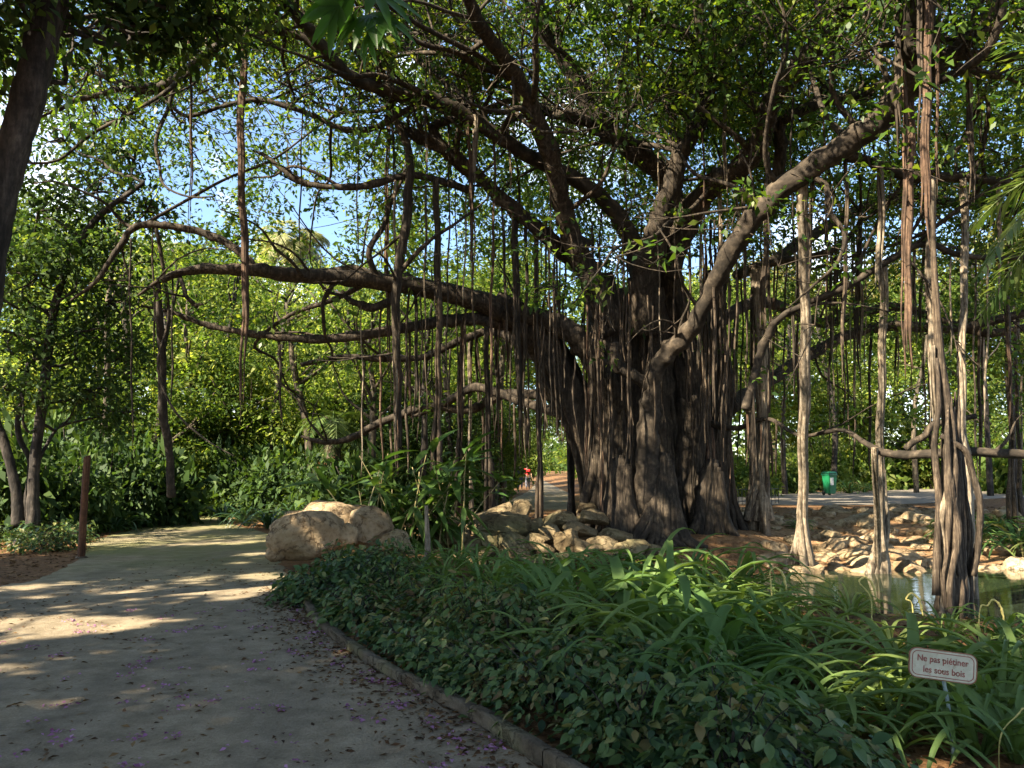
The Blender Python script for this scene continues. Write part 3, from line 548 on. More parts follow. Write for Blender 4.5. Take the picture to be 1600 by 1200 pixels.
LPT = np.concatenate(limb_pts); LPX, LPY, _lf = proj(LPT[:, :3])
def aerial(px, y0, y1, w, d, mat, ground=False, strands=None, lean=0, fray=True):
    """a hanging root: a few strands twisted together, frayed at the free end"""
    B = MB(); ns = strands or (1 if w < 4 else (4 if w < 9 else 7)); k = d/FPX
    n = max(8, int(abs(y1-y0)/12)); ys = np.linspace(y0, y1, n); ph = g.uniform(0, 6.28, 4)
    cx = px + lean*np.linspace(0, 1, n) + g.uniform(1.2, 4)*np.sin(ys*.014+ph[0]) + 1.1*np.sin(ys*.05+ph[1]); dd = d + .05*np.sin(ys*.02+ph[2])
    near = np.abs(LPX-px) < 14; dt = d
    if near.any():
        j = np.flatnonzero(near)[np.argmin(np.abs(LPY[near]-y0) + 25*np.abs(LPT[near, 1]-d))]
        if abs(LPY[j]-y0) < 110: y0 = LPY[j] - 1; dt = LPT[j, 1]; ys = np.linspace(y0, y1, n)
        elif y0 < 330: y0 = -60; ys = np.linspace(y0, y1, n)
    if not ground: d = dt
    k = d/FPX; dd = dt + (d-dt)*np.linspace(0, 1, n) + .05*np.sin(ys*.02+ph[2])
    C = P(cx, ys, dd)
    if ground: C[-1, 2] = min(C[-1, 2], gz(C[-1, 0], C[-1, 1]) - .1)
    for s in range(ns):
        a = s/ns*6.28 + g.uniform(0, .6); tw = np.linspace(0, g.uniform(1, 4), n) + a; rad = 0 if ns == 1 else w*.5*k*.62
        e = np.linspace(0, 1, n); sp_ = 1 + (fray and not ground)*1.0*sst(.6, 1, e)*g.uniform(-.4, 1.6) + (ground)*1.1*sst(.86, 1, e)**2
        Q = C.copy(); Q[:, 0] += rad*np.cos(tw)*sp_; Q[:, 1] += rad*np.sin(tw)*sp_
        m_ = n if (ground or ns == 1) else int(n*g.uniform(.62, 1.0))
        rr = np.full(n, (w*.5*k)*(1 if ns == 1 else g.uniform(.3, .62)))*(1 + .15*g.normal(size=n)*.4)
        if not ground: rr = rr*(1 - .7*sst(.8, 1, np.linspace(0, 1, n)*n/max(m_, 1)))
        else: rr = rr*(1 + .9*sst(.85, 1, e))
        B.add(*tube(Q[:m_], rr[:m_], 5 if ns > 1 else 6, m_, .05, .1 if ns > 1 else 0, 3, 0, g))
    return build('aerial_root', *B.get(), M[mat], banyan, True)
AR = [  # px, top, bottom, width, depth, material, grounded
 (297, -60, 412, 5, 14, 'root_red', 0), (323, -60, 175, 4, 13.5, 'root_pale', 0), (380, 62, 690, 11, 14.1, 'root_red', 0), (205, 400, 700, 3, 16, 'bark', 0), (437, 500, 690, 4, 17, 'bark', 0),
 (240, 360, 560, 3, 16, 'bark', 0), (268, 420, 640, 3, 16, 'bark', 0), (606, 60, 694, 7, 15, 'root_red', 0), (612, 20, 380, 5, 15, 'root_brown', 0), (684, 280, 695, 10, 16.5, 'root_brown', 1), (648, 440, 690, 6, 17, 'bark', 0),
 (639, 560, 684, 5, 17, 'root_red', 0), (735, 135, 440, 7, 15, 'root_red', 0), (742, 180, 330, 9, 15.2, 'root_pale', 0), (727, 330, 480, 3, 16, 'root_pale', 0), (762, 520, 740, 9, 18, 'bark', 1), (775, 520, 712, 6, 18, 'bark', 0), (795, 180, 330, 4, 15.5, 'root_pale', 0),
 (720, 500, 715, 8, 18.5, 'root_brown', 1), (735, 520, 760, 5, 20, 'root_pale', 1), (748, 520, 720, 4, 20, 'bark', 0), (700, 560, 700, 3, 20, 'bark', 0), (790, 430, 625, 5, 17, 'root_red', 0), (808, 400, 730, 10, 17.5, 'bark', 0), (820, 300, 710, 6, 17, 'bark', 0), (812, 560, 740, 8, 18, 'root_red', 0), (840, 420, 770, 8, 17.4, 'root_brown', 1), (841, 340, 610, 4, 17, 'bark', 0),
 (858, 560, 715, 5, 19, 'bark', 0), (872, 600, 705, 5, 19.5, 'bark', 0), (889, 740, 800, 10, 19, 'bark_dark', 1), (940, 130, 720, 3, 15.5, 'root_brown', 0), (916, 420, 810, 4, 17, 'root_red', 0), (938, 450, 815, 6, 16.9, 'root_red', 1), (953, 500, 830, 8, 16.8, 'root_brown', 1), (1030, 160, 560, 2.5, 15, 'root_pale', 0), (1055, 200, 560, 3, 15.5, 'root_brown', 0),
 (1195, 10, 130, 15, 13.5, 'root_pale', 0), (1196, 120, 560, 9, 13.6, 'root_brown', 0), (1200, 280, 760, 5, 15, 'root_brown', 0), (1187, 420, 790, 17, 19, 'root_pale', 1), (1176, 430, 800, 9, 19.2, 'root_pale', 1), (1135, 160, 370, 6, 18, 'root_pale', 0), (1122, 330, 480, 8, 18, 'root_pale', 0),
 (1256, 272, 893, 14, 16.1, 'root_pale', 1), (1266, 280, 480, 7, 15.5, 'root_brown', 0), (1374, 235, 470, 11, 15.5, 'root_pale', 0), (1380, 60, 250, 8, 15.6, 'root_pale', 0), (1378, 460, 895, 11, 16, 'root_pale', 1), (1369, 780, 895, 9, 16.05, 'root_pale', 1), (1352, -40, 118, 12, 12.5, 'root_pale', 0),
 (1412, -40, 560, 8, 12, 'root_red', 0), (1421, 150, 640, 11, 12.3, 'root_red', 0), (1405, -20, 260, 9, 11.8, 'root_brown', 0), (1448, -40, 420, 14, 11.8, 'root_red', 0), (1456, 300, 690, 13, 12, 'root_pale', 0), (1459, 540, 700, 8, 12, 'root_pale', 0), (1436, -40, 240, 8, 11.5, 'root_brown', 0), (1466, -30, 350, 6, 11.6, 'root_red', 0),
 (1517, 100, 330, 10, 14, 'root_brown', 0), (1505, 290, 720, 12, 13, 'root_pale', 1), (1562, 320, 500, 6, 15, 'root_pale', 0), (1575, 520, 680, 5, 15, 'root_red', 0), (1540, 400, 660, 3.5, 15, 'root_pale', 0), (1577, 380, 790, 8, 20, 'root_brown', 1), (1590, 450, 790, 6, 22, 'root_brown', 1), (1320, 260, 640, 6, 17, 'root_brown', 0), (1296, 420, 720, 4, 19, 'bark', 0),
 (1240, 480, 640, 5, 18, 'bark', 0), (1228, 420, 600, 3, 19, 'bark', 0), (1340, 470, 610, 4, 20, 'bark', 0), (1430, 420, 560, 5, 18, 'bark', 0), (1484, 430, 560, 3, 14, 'root_pale', 0), (1525, 440, 760, 3, 13, 'bark', 0), (1140, 690, 800, 2, 18, 'root_red', 0), (1092, 380, 640, 5, 18.2, 'root_pale', 0), (1075, 420, 700, 4, 18, 'root_brown', 0), (1115, 420, 700, 4, 18, 'root_brown', 0), (1150, 420, 690, 4, 18.5, 'root_brown', 0), (1165, 300, 640, 5, 18.8, 'root_brown', 0),
]
AR += [(a_, b_, c_, w_, 16, ('root_brown', 'bark', 'root_red')[i_ % 3], 0) for i_, (a_, b_, c_, w_) in enumerate([(665, 150, 690, 4), (700, 200, 640, 3), (770, 240, 700, 4), (800, 300, 690, 3), (860, 300, 650, 3), (980, 200, 480, 2.5), (560, 130, 420, 2.5), (470, 150, 400, 2.5), (1100, 200, 500, 3), (1150, 250, 620, 3), (1240, 100, 470, 3), (1290, 200, 560, 3), (655, 440, 690, 3), (715, 470, 700, 3), (780, 480, 690, 3), (825, 490, 720, 3.5), (847, 500, 700, 3)])]
for px, y0, y1, w, d, mt, gr in AR: aerial(px, y0, y1, w, d, mt, bool(gr))
# the prop trunk that comes down to the path at the left
p, r = poly([(247, 440, 16, 4), (250, 500, 16.3, 6), (256, 580, 16.8, 6.5), (259, 660, 17.2, 7), (264, 710, 17.6, 6), (268, 775, 18, 7)])
build('aerial_root', *tube(p, r, 9, 36, .06, .06, 3, .02), M['bark_dark'], banyan, True)
# thick prop of plaited roots standing in the pond
for i in range(30):
    f = g.uniform(-1, 1); dep = 12.0 + g.uniform(-.32, .32); x0 = 1487 + f*13; yT = g.uniform(660, 800)
    pts = [(1487+f*13, yT-50, 12+(dep-12)*.3, 1.2), (x0, yT, dep, g.uniform(2.5, 5)), (x0+g.normal()*3+f*3, yT*.4+860*.6-20, dep, g.uniform(3.5, 6.5)), (x0+f*4+g.normal()*4, 860, dep, g.uniform(3, 6)), (x0+f*7+g.normal()*5, 915, dep-.03, g.uniform(3, 6)), (x0+f*11+g.normal()*5, 985, dep-.1, 6)]
    p, r = poly(pts); build('prop_root', *tube(p, r, 8, 26, .06, .12, 3, .035, g), M['root_pale'] if g.random() < .3 else M['root_brown'], banyan, True)
p, r = poly([(1456, 300, 12, 3), (1460, 420, 12, 4.5), (1467, 540, 12.05, 7), (1480, 640, 12, 9), (1486, 700, 12, 13), (1487, 780, 12, 17), (1487, 860, 12, 19), (1488, 920, 12, 21), (1488, 990, 12, 26)]); build('prop_root', *tube(p, r, 16, 30, .04, .1, 7), M['root_brown'], banyan, True)
for pts in ([(1470, 680, 11.9, 4), (1510, 705, 11.8, 5), (1522, 745, 11.8, 5), (1530, 800, 11.8, 5), (1528, 850, 11.9, 5), (1520, 900, 11.9, 6)], [(1463, 560, 12, 3), (1468, 640, 11.9, 4), (1462, 700, 11.9, 5), (1464, 800, 11.8, 5), (1462, 930, 11.8, 6)], [(1500, 700, 12.1, 5), (1508, 780, 12.1, 6), (1511, 860, 12.1, 7), (1514, 960, 12.1, 8)]):
    p, r = poly(pts); build('prop_root', *tube(p, r, 8, 36, .05, .1, 3, .02, g), M['root_brown'], banyan, True)
for i, (bx, by, d0) in enumerate([(1245, 893, 16.1), (1372, 896, 16.0), (1186, 800, 19)]):  # flared feet of the props
    for k in range(7):
        f = (k/6-.5)*2; p, r = poly([(bx+9+f*2, by-150-abs(f)*12, d0, .8), (bx+8+f*4, by-100, d0, 3.5), (bx+5+f*7, by-50, d0-.02, 5), (bx+f*12, by-15, d0-.05, 6), (bx+f*19, by+14, d0-.1, 6)]); build('prop_root', *tube(p, r, 7, 18, .06, .1, 3, .02, g), M['root_brown'] if k % 2 else M['root_pale'], banyan, True)
# thin roots hanging further back (still single roots)
for i in range(110):
    left = g.random() < .36; ok = np.flatnonzero(((LPX > 560) & (LPX < 845) if left else (LPX > 1140) & (LPX < 1640)) & (LPY > 280) & (LPY < 660) & (LPT[:, 1] > 15.5)); j = int(g.choice(ok))
    y1 = min(LPY[j] + g.uniform(100, 320), 745)
    aerial(LPX[j], LPY[j], y1, g.uniform(1.8, 5), LPT[j, 1], g.choice(['bark', 'root_brown', 'root_brown', 'root_pale', 'root_red']), False, 1 if g.random() < .6 else 3)

# branches, twigs and leaves
DENS = np.array([
 [8]*16,
 [7, 8, 8.5, 8, 6, 6, 7, 8, 9, 9, 8, 8, 7, 7, 6, 6],
 [4, 6, 6, 3.6, 2.6, 4.2, 5.5, 6, 7.5, 7.5, 8, 8, 6.5, 6, 6, 6],
 [2.5, 4.5, 5, 2.4, 1.6, 3, 4.2, 4, 5.5, 6.5, 6.5, 6.5, 5.5, 5, 5, 6],
 [0, 2, 2.4, 1.4, .8, 1.6, 3, 3, 4.5, 5.5, 5.5, 5.5, 4.5, 4, 5, 5],
 [0, 0, 0, .7, .9, 1, 1.4, 2, 2.5, 3, 3, 3, 2.6, 2.4, 2.6, 3],
 [0, 0, 0, .5, .4, .4, .8, 1, 1, 1, 1, 2, 1.6, 1.4, 1.5, 2],
 [0, 0, 0, 0, 0, .2, .4, .5, .4, .2, .2, 4.5, 1.6, .8, .6, .8],
 [0, 0, 0, 0, 0, 0, 0, 0, 0, 0, 0, 2.5, .2, 0, 0, 0],
 [0]*16])/9.0
def dens(px, py):
    i = np.clip((py+100)/100 - .5, 0, 8.999); j = np.clip(px/100 - .5, 0, 14.999); i0 = i.astype(int); j0 = j.astype(int); a = i-i0; b_ = j-j0
    v = DENS[i0, j0]*(1-a)*(1-b_) + DENS[i0+1, j0]*a*(1-b_) + DENS[i0, j0+1]*(1-a)*b_ + DENS[i0+1, j0+1]*a*b_
    return np.where(py < -50, .8, v)
TW = MB(); cl = []; g = np.random.default_rng(77)
base_limbs = list(limb_pts)
for c in base_limbs:
    n = len(c); ln = np.linalg.norm(np.diff(c[:, :3], axis=0), axis=1).sum()
    for _ in range(int(ln*.85 + .8)):
        i = int(n*g.uniform(.25, .97)); p0 = c[i, :3]; px, py, _f2 = proj(p0)
        if py > 470 or c[i, 3] < .05 or g.random() > float(dens(np.array([px]), np.array([py-50]))[0])*1.6 + .15: continue
        tdir = norm(c[min(i+2, n-1), :3] - c[max(i-2, 0), :3]); dr = norm(g.normal(size=3)*.8 + np.array([0, 0, .35]) + tdir*.8); lb = g.uniform(2.2, 6.5); q = [p0]
        for k in range(6): dr = norm(dr + g.normal(size=3)*.3 + np.array([0, 0, .05])); q.append(q[-1] + dr*lb/6)
        q = np.array(q); r0 = min(c[i, 3]*.6, g.uniform(.04, .085)); rr = np.linspace(r0, .012, 7)
        build('branch', *tube(q, rr, 7, 26, .06, 0, 3, .03, g, knots=5), M['bark'], banyan, True); limb_pts.append(catmull(np.c_[q, rr], 40))
for c in limb_pts:
    n = len(c); ln = np.linalg.norm(np.diff(c[:, :3], axis=0), axis=1).sum()
    for _ in range(int(ln*1.5)):
        i = int(n*g.uniform(.22, 1)**.8); i = min(i, n-1); p0 = c[i, :3]; px, py, _f2 = proj(p0)
        dn = float(dens(np.array([px]), np.array([py-40]))[0])
        if g.random() > dn*1.5 + .04: continue
        tdir = norm(c[min(i+2, n-1), :3] - c[max(i-2, 0), :3]); dr = norm(g.normal(size=3) + np.array([0, 0, .55]) + tdir*.5); lb = g.uniform(.9, 3.0)
        q = [p0]
        for k in range(4): dr = norm(dr + g.normal(size=3)*.28 + np.array([0, 0, .04])); q.append(q[-1] + dr*lb/4)
        q = np.array(q); r0 = min(c[i, 3]*.6, .045)*g.uniform(.5, 1); TW.add(*tube(q, np.linspace(r0, .007, 5), 5, 9, .05, 0, 3, 0, g, False))
        for k in range(1, 5): cl.append(q[k] + g.normal(size=3)*.15)
        for k in range(4):
            if g.random() > dn*1.8 + .1: continue
            j = g.integers(1, 4); d2 = norm(dr + g.normal(size=3)*.9); e = q[j] + d2*g.uniform(.35, .9); TW.add(*tube(np.array([q[j], (q[j]+e)/2+g.normal(size=3)*.06, e]), np.array([.012, .009, .005]), 4, 5, 0, 0, 3, 0, g, False)); cl.append(e)
cl = np.array(cl)
px, py, f_ = proj(cl); cl = cl[g.random(len(cl)) < dens(px, py)*.75 + .01]
N = 26000   # the wider crown beyond the modelled limbs: sprays of twigs with leaf clumps
u = g.uniform(-500, 2100, N); v = g.uniform(-900, 760, N); d = (g.uniform(0, 1, N)*(31**3-10**3) + 10**3)**(1/3); fill = P(u, v, d)
inside = (((fill[:, 0]-3)/17)**2 + ((fill[:, 1]-19)/15)**2 + ((fill[:, 2]-8)/8.5)**2 < 1) & (fill[:, 2] > 2.2)
fill = fill[inside]; px, py, f_ = proj(fill); pr = dens(px, py)**1.3*.5; vis = (px > -60) & (px < 1660) & (py > -40); pr = np.where(vis & (fill[:, 1] < 17.5), pr*.12, pr)
fill = fill[g.random(len(fill)) < pr][:980]
sub = np.repeat(fill, 14, 0) + g.normal(size=(len(fill)*14, 3))*np.array([.8, .8, .3])
for c0 in fill:
    for k in range(2):
        e = c0 + g.normal(size=3)*np.array([.9, .9, .5]); TW.add(*tube(np.array([c0, (c0+e)/2 + g.normal(size=3)*.12, e]), np.array([.014, .010, .005]), 4, 6, 0, 0, 3, .02, g, False))
fill = sub
print('clumps', len(cl), len(fill))
tag(build('twigs', *TW.get(), M['bark'], banyan, True), kind='stuff')
V1 = clump_leaves(cl, .30, 18, .12, g, .7, lambda p: sun_keep(p))
V2 = clump_leaves(fill, .27, 18, .155, g, .7, lambda p: sun_keep(p))
B = MB(); B.add(*V1); B.add(*V2); VV, FF = B.get(); print('banyan leaves', len(FF))
tag(build('crown', VV, FF, M['leaf_fig'], banyan), kind='stuff')

# ------------------------------------------------------------------ other trees
def unit_crown(seed, n=11500, Rr=4.2, L_=.2, lobes=26):
    g2 = np.random.default_rng(seed); c = norm(g2.normal(size=(lobes, 3)))*g2.uniform(.35, 1, (lobes, 1))*np.array([Rr, Rr, Rr*.8])
    sub = np.concatenate([c[i] + g2.normal(size=(16, 3))*np.array([.7, .7, .36]) for i in range(lobes)])
    V, F = clump_leaves(sub, .5, max(4, n//len(sub)), L_, g2, .7); return fast_mesh('crown', V, F)
CR = [unit_crown(100, 11500, 4.2, .2, 24), unit_crown(101, 17000, 4.2, .15, 28), unit_crown(102, 7000, 4.2, .28, 22), unit_crown(103, 11500, 4.2, .2, 20)]
for me in CR: me.materials.append(M['leaf_mid'])
def wood(h, r, g2, lean=(0, 0), nb=6, Rr=3.5):
    B = MB(); top = np.array([lean[0], lean[1], h]); q = np.array([[0, 0, -.2], [lean[0]*.2+g2.normal()*.15, lean[1]*.2+g2.normal()*.15, h*.33], [lean[0]*.55+g2.normal()*.2, lean[1]*.55+g2.normal()*.2, h*.66], top])
    B.add(*tube(q, np.array([r*1.35, r, r*.8, r*.35]), 10, 24, .05, .08, 5, .02, g2)); c = catmull(q, 24)
    for k in range(nb):
        s = c[int(24*g2.uniform(.5, .95))]; a = g2.uniform(0, 6.28); e = s + np.array([math.cos(a)*Rr*.7, math.sin(a)*Rr*.7, g2.uniform(.6, 2.4)])
        B.add(*tube(np.array([s, (s+e)/2+g2.normal(size=3)*.25, e]), np.array([r*.42, r*.28, r*.08]), 6, 10, .05, 0, 3, .02, g2))
    return B.get()
def bg_tree(px, d, top_py, scale, mat, label, group, seed, base_z=None, mb=None, squash=1.0):
    g2 = np.random.default_rng(seed); a = P(px, 726, d); z0 = gz(a[0], a[1]) if base_z is None else base_z
    topz = P(px, top_py, d)[2]; rc = 4.2*scale*.8*squash; h = max(topz - rc*1.15, 1.5) - z0
    t = empty('background_tree', (a[0], a[1], z0), label, 'tree', group)
    V, F = wood(h, .16*scale+.05, g2, (g2.normal()*.5, g2.normal()*.5), 6, 4*scale); link('trunk', fast_mesh('trunk', V, F, True), mb or M['bark_grey'], t)
    o = link('crown', CR[seed % 4], None, t); o.location = (0, 0, h); o.scale = (scale, scale, scale*squash); o.rotation_euler = (0, 0, g2.uniform(0, 6.28)); setmat(o, mat); o['kind'] = 'stuff'
    return t
G1 = 'trees beyond the banyan'
SL, ML, OL, DL = ('sunlit yellow green tree standing beyond the banyan and boulders', 'mid green leafy tree standing in the wood behind the banyan', 'olive brown tree of dry foliage behind the far path', 'dark shaded tree deep in the wood')
BG = [ # px, d, top py, scale, mat, label
 (250, 34, 330, 1.2, 'leaf_mid', ML), (380, 40, 395, 1.3, 'leaf_sun', SL), (480, 36, 410, 1.1, 'leaf_sun', SL), (560, 42, 400, 1.3, 'leaf_sun', SL), (660, 38, 390, 1.2, 'leaf_mid', ML), (330, 30, 470, .9, 'leaf_mid', ML), (450, 31, 500, .9, 'leaf_sun', SL), (560, 30, 520, .9, 'leaf_sun', SL), (650, 32, 500, 1, 'leaf_sun', SL),
 (760, 34, 400, 1.2, 'leaf_mid', ML), (720, 48, 330, 1.4, 'leaf_mid', ML), (790, 52, 380, 1.3, 'leaf_sun', SL), (985, 42, 420, 1.2, 'leaf_mid', ML), (1060, 38, 400, 1.2, 'leaf_sun', SL), (170, 40, 330, 1.2, 'leaf_mid', ML), (80, 36, 360, 1.1, 'leaf_mid', ML), (-40, 32, 420, 1.1, 'leaf_mid', ML), (20, 52, 260, 1.5, 'leaf_mid', ML), (130, 28, 420, .9, 'leaf_sun', SL), (40, 28, 520, .8, 'leaf_sun', SL), (210, 26, 560, .7, 'leaf_mid', ML),
 (1180, 44, 400, 1.3, 'leaf_sun', SL), (1260, 48, 440, 1.4, 'leaf_sun', SL), (1350, 45, 490, 1.2, 'leaf_sun', SL), (1440, 50, 430, 1.4, 'leaf_mid', ML), (1520, 46, 400, 1.3, 'leaf_mid', ML), (1600, 50, 380, 1.5, 'leaf_mid', ML), (1700, 46, 350, 1.5, 'leaf_mid', ML), (1300, 62, 400, 1.6, 'leaf_olive', OL), (1210, 66, 360, 1.6, 'leaf_olive', OL), (1480, 66, 340, 1.8, 'leaf_olive', OL), (1590, 68, 330, 1.8, 'leaf_olive', OL),
 (1240, 52, 600, .8, 'leaf_sun', SL), (1330, 54, 610, .8, 'leaf_sun', SL), (1460, 44, 600, .8, 'leaf_mid', ML), (1560, 42, 590, .8, 'leaf_mid', ML),
 (700, 60, 480, 1.2, 'leaf_mid', ML), (760, 74, 480, 1.3, 'leaf_sun', SL), (560, 62, 430, 1.5, 'leaf_sun', SL), (420, 66, 430, 1.5, 'leaf_sun', SL), (290, 60, 400, 1.5, 'leaf_sun', SL), (935, 84, 540, 1.0, 'leaf_sun', SL), (990, 62, 560, 1.0, 'leaf_sun', SL), (600, 27, 590, .6, 'leaf_dark', DL), (700, 28, 600, .6, 'leaf_dark', DL), (780, 30, 590, .6, 'leaf_mid', ML),
 (872, 190, 620, 2.2, 'leaf_mid', ML), (815, 100, 640, 1.0, 'leaf_mid', ML), (930, 98, 640, 1.0, 'leaf_mid', ML), (1100, 70, 420, 1.5, 'leaf_mid', ML), (1010, 75, 420, 1.5, 'leaf_mid', ML),
]
def zone(px, d):
    near = d < 40
    return ('beyond the wooden post' if px < 110 else 'beyond the slim twin stemmed tree' if px < 240 else 'behind the low left limb' if px < 420 else 'beyond the boulder heap' if px < 600 else 'behind the cane plant' if px < 720 else 'left of the middle path' if px < 850 else 'at the far end of the middle path' if px < 950 else 'hidden behind the banyan trunk' if px < 1150 else 'behind the green bin' if px < 1400 else 'behind the plaited prop roots' if px < 1540 else 'behind the feather palm')
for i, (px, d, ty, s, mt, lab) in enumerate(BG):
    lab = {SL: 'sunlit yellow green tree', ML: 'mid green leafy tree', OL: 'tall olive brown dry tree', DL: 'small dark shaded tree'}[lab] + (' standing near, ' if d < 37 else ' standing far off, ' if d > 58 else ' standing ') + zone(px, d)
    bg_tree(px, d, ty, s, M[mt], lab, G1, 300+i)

def solid_tree(name, stems, lobes, mat, mb, label, group=None, L_=.16, n=30, rad=.6, keep=True, dap=1.12, sq=.7):
    """tree with its own stems (world polylines with radii) and a crown of leaf clumps round lobes (x,y,z,r,count)"""
    t = empty(name, (*stems[0][0][0][:2], 0), label, 'tree', group); B = MB()
    for q, r in stems: B.add(*tube(q, r, 12, len(q)*8, .04, .06, 4, .03, g))
    cen = []
    for x, y, z, rr, cnt in lobes:
        o = norm(g.normal(size=(cnt, 3)))*g.uniform(.2, 1, (cnt, 1))**.5*rr*np.array([1, 1, sq]); cen.append(o + np.array([x, y, z]))
        sc_ = catmull(stems[0][0], 60); s = sc_[int(np.argmin(np.abs(sc_[:, 2] - (z - g.uniform(.5, 1.6)))))]
        e = np.array([x, y, z]); B.add(*tube(np.array([s, (s+e)/2 + g.normal(size=3)*.2 + np.array([0, 0, -.15]), e]), np.array([.04, .03, .014]), 6, 12, .05, 0, 3, .08, g, False))
        for k in range(5):
            e2 = e + norm(g.normal(size=3))*rr*.8*np.array([1, 1, sq]); B.add(*tube(np.array([e, (e+e2)/2 + g.normal(size=3)*.1, e2]), np.array([.03, .02, .008]), 5, 8, 0, 0, 3, .02, g, False))
    build('trunk', *B.get(), mb, t, True); cen = np.concatenate(cen)
    V, F = clump_leaves(cen, rad, n, L_, g, .7, (lambda p: sun_keep(p, dap)) if keep else None)
    tag(build('crown', V, F, mat, t), kind='stuff'); return t
# leaning dark trunk at the left edge
q, r = poly([(-95, 955, 9, 62), (-75, 800, 9, 52), (-50, 600, 9, 48), (-22, 420, 9, 45), (12, 260, 9, 42), (45, 130, 9, 42), (75, 10, 9, 44), (100, -90, 9, 42), (140, -220, 9.2, 34)])
LB = [(*P(px, py, d), rr, c) for px, py, d, rr, c in [(170, 40, 10.5, .7, 22), (250, 50, 11, .6, 18), (110, 30, 10, .6, 16), (320, 30, 11, .6, 14), (180, 10, 10.5, 1.0, 22), (120, -90, 9, 1.3, 40), (250, -90, 10, 1.4, 40), (30, -160, 9, 1.5, 50), (-80, 30, 9, 1.1, 28), (20, 60, 11, .8, 10), (220, 60, 12, .7, 14), (-120, -120, 8, 1.8, 60), (300, -180, 10, 1.8, 50), (-200, 100, 9, 1.4, 40)]]
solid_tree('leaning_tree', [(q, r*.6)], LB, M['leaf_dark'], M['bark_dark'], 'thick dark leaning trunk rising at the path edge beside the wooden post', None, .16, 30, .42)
# slim twin-stemmed tree by the left path
qa, ra = poly([(52, 822, 17, 13), (52, 770, 17, 10), (57, 700, 17, 9), (66, 620, 17, 9), (76, 520, 17, 8), (100, 430, 17, 7), (150, 345, 17, 6), (225, 285, 17, 4)])
qb, rb = poly([(28, 822, 17, 13), (24, 770, 17, 10), (8, 700, 17, 9), (-8, 640, 17, 8), (-15, 500, 17, 7), (20, 380, 17, 5)])
qc, rc = poly([(40, 815, 17.3, 6), (46, 730, 17.3, 4), (30, 660, 17.3, 4), (45, 560, 17.3, 3)])
LB = [(*P(px, py, d), rr, c) for px, py, d, rr, c in [(60, 430, 16.5, 1.1, 26), (130, 400, 17, 1.0, 26), (20, 520, 16.5, 1.0, 24), (120, 520, 17, .9, 22), (170, 470, 17.5, .7, 14), (60, 330, 17, 1.1, 24), (150, 300, 17.5, 1.0, 20), (210, 250, 17.5, .8, 12), (30, 610, 16.5, .8, 16), (130, 610, 17.5, .8, 16), (100, 220, 17.5, .9, 14), (-40, 420, 16.5, 1.2, 24), (190, 560, 18, .7, 12), (230, 330, 18, .6, 8), (180, 640, 18.5, .7, 14)]]
solid_tree('slim_tree', [(qa, ra*.8), (qb, rb*.8), (qc, rc)], LB, M['leaf_dark'], M['bark_dark'], 'slim twin stemmed tree with dense dark foliage behind the wooden post', None, .15, 40, .5)
# trees that stand round the camera and shade the path and the bed
for i, (x, y, zc, rr, lab) in enumerate([(-15.5, 5.5, 9, 4.6, 'shade tree standing to the left of the path out of view'), (-13.5, -2.5, 9, 4.6, 'shade tree behind and left of the path entrance'), (-7.2, -1.0, 9.6, 4.4, 'shade tree over the near end of the path'), (-3.0, -5.5, 9.5, 4.6, 'shade tree behind the near end of the path'), (-9, -8.5, 9.5, 4.6, 'shade tree furthest behind the path'),
                                          (1.5, -1.2, 9.8, 4.0, 'shade tree over the near end of the bed'), (-9.6, 3.6, 9.0, 3.0, 'shade tree next to the leaning trunk')]):
    q = np.array([[x-1, y-2.2, -.2], [x-.7, y-1.6, 2.5], [x-.3, y-.6, 5.5], [x, y, zc-.6]])
    lob = [(x+g.normal()*rr*.42, y+g.normal()*rr*.42, zc+g.normal()*1.0, rr*.55, 32) for _ in range(16)]
    solid_tree('shade_tree', [(q, np.array([.34, .27, .22, .14]))], lob, M['leaf_dark'], M['bark_dark'], lab, 'shade trees round the near end of the path', .26, 46, .85, True, 2.1, .45)

for k, (px, d, ty, ln_) in enumerate([(150, 23, 330, .3), (196, 27, 380, -.3), (228, 25, 420, .4), (318, 28, 420, -.4), (345, 32, 400, .3), (420, 29, 450, .2), (485, 26, 470, -.5), (512, 30, 440, .4), (560, 27, 480, .3), (595, 24, 520, -.3), (655, 25, 480, .2), (705, 27, 460, -.3), (770, 28, 450, .3), (1225, 36, 430, .2), (1300, 40, 420, -.3), (1430, 38, 400, .4), (1545, 34, 380, -.3), (1585, 30, 420, .3)]):
    g2 = np.random.default_rng(900+k); a = P(px, 726, d); z0 = gz(a[0], a[1]); h = P(px, ty, d)[2]-z0; t = empty('sapling', (a[0], a[1], z0), 'slim bare trunked sapling ' + ('of slight lean ' if ln_ > 0 else 'bending the other way ') + zone(px, d), 'sapling', 'slim saplings in the wood')
    V, F = wood(h, .09 + .04*g2.random(), g2, (ln_*2, g2.normal()*.4), 9, 1.9); link('trunk', fast_mesh('trunk', V, F, True), M['bark_dark'] if k % 3 else M['bark_grey'], t)
    cc = np.array([ln_*2, 0, h]) + g2.normal(size=(34, 3))*np.array([1.0, 1.0, .9]) + np.array([0, 0, -.4]); V, F = clump_leaves(cc, .35, 16, .15, g2, .6); o = link('crown', fast_mesh('crown', V, F), M['leaf_mid'] if k % 2 else M['leaf_sun'], t); o['kind'] = 'stuff'
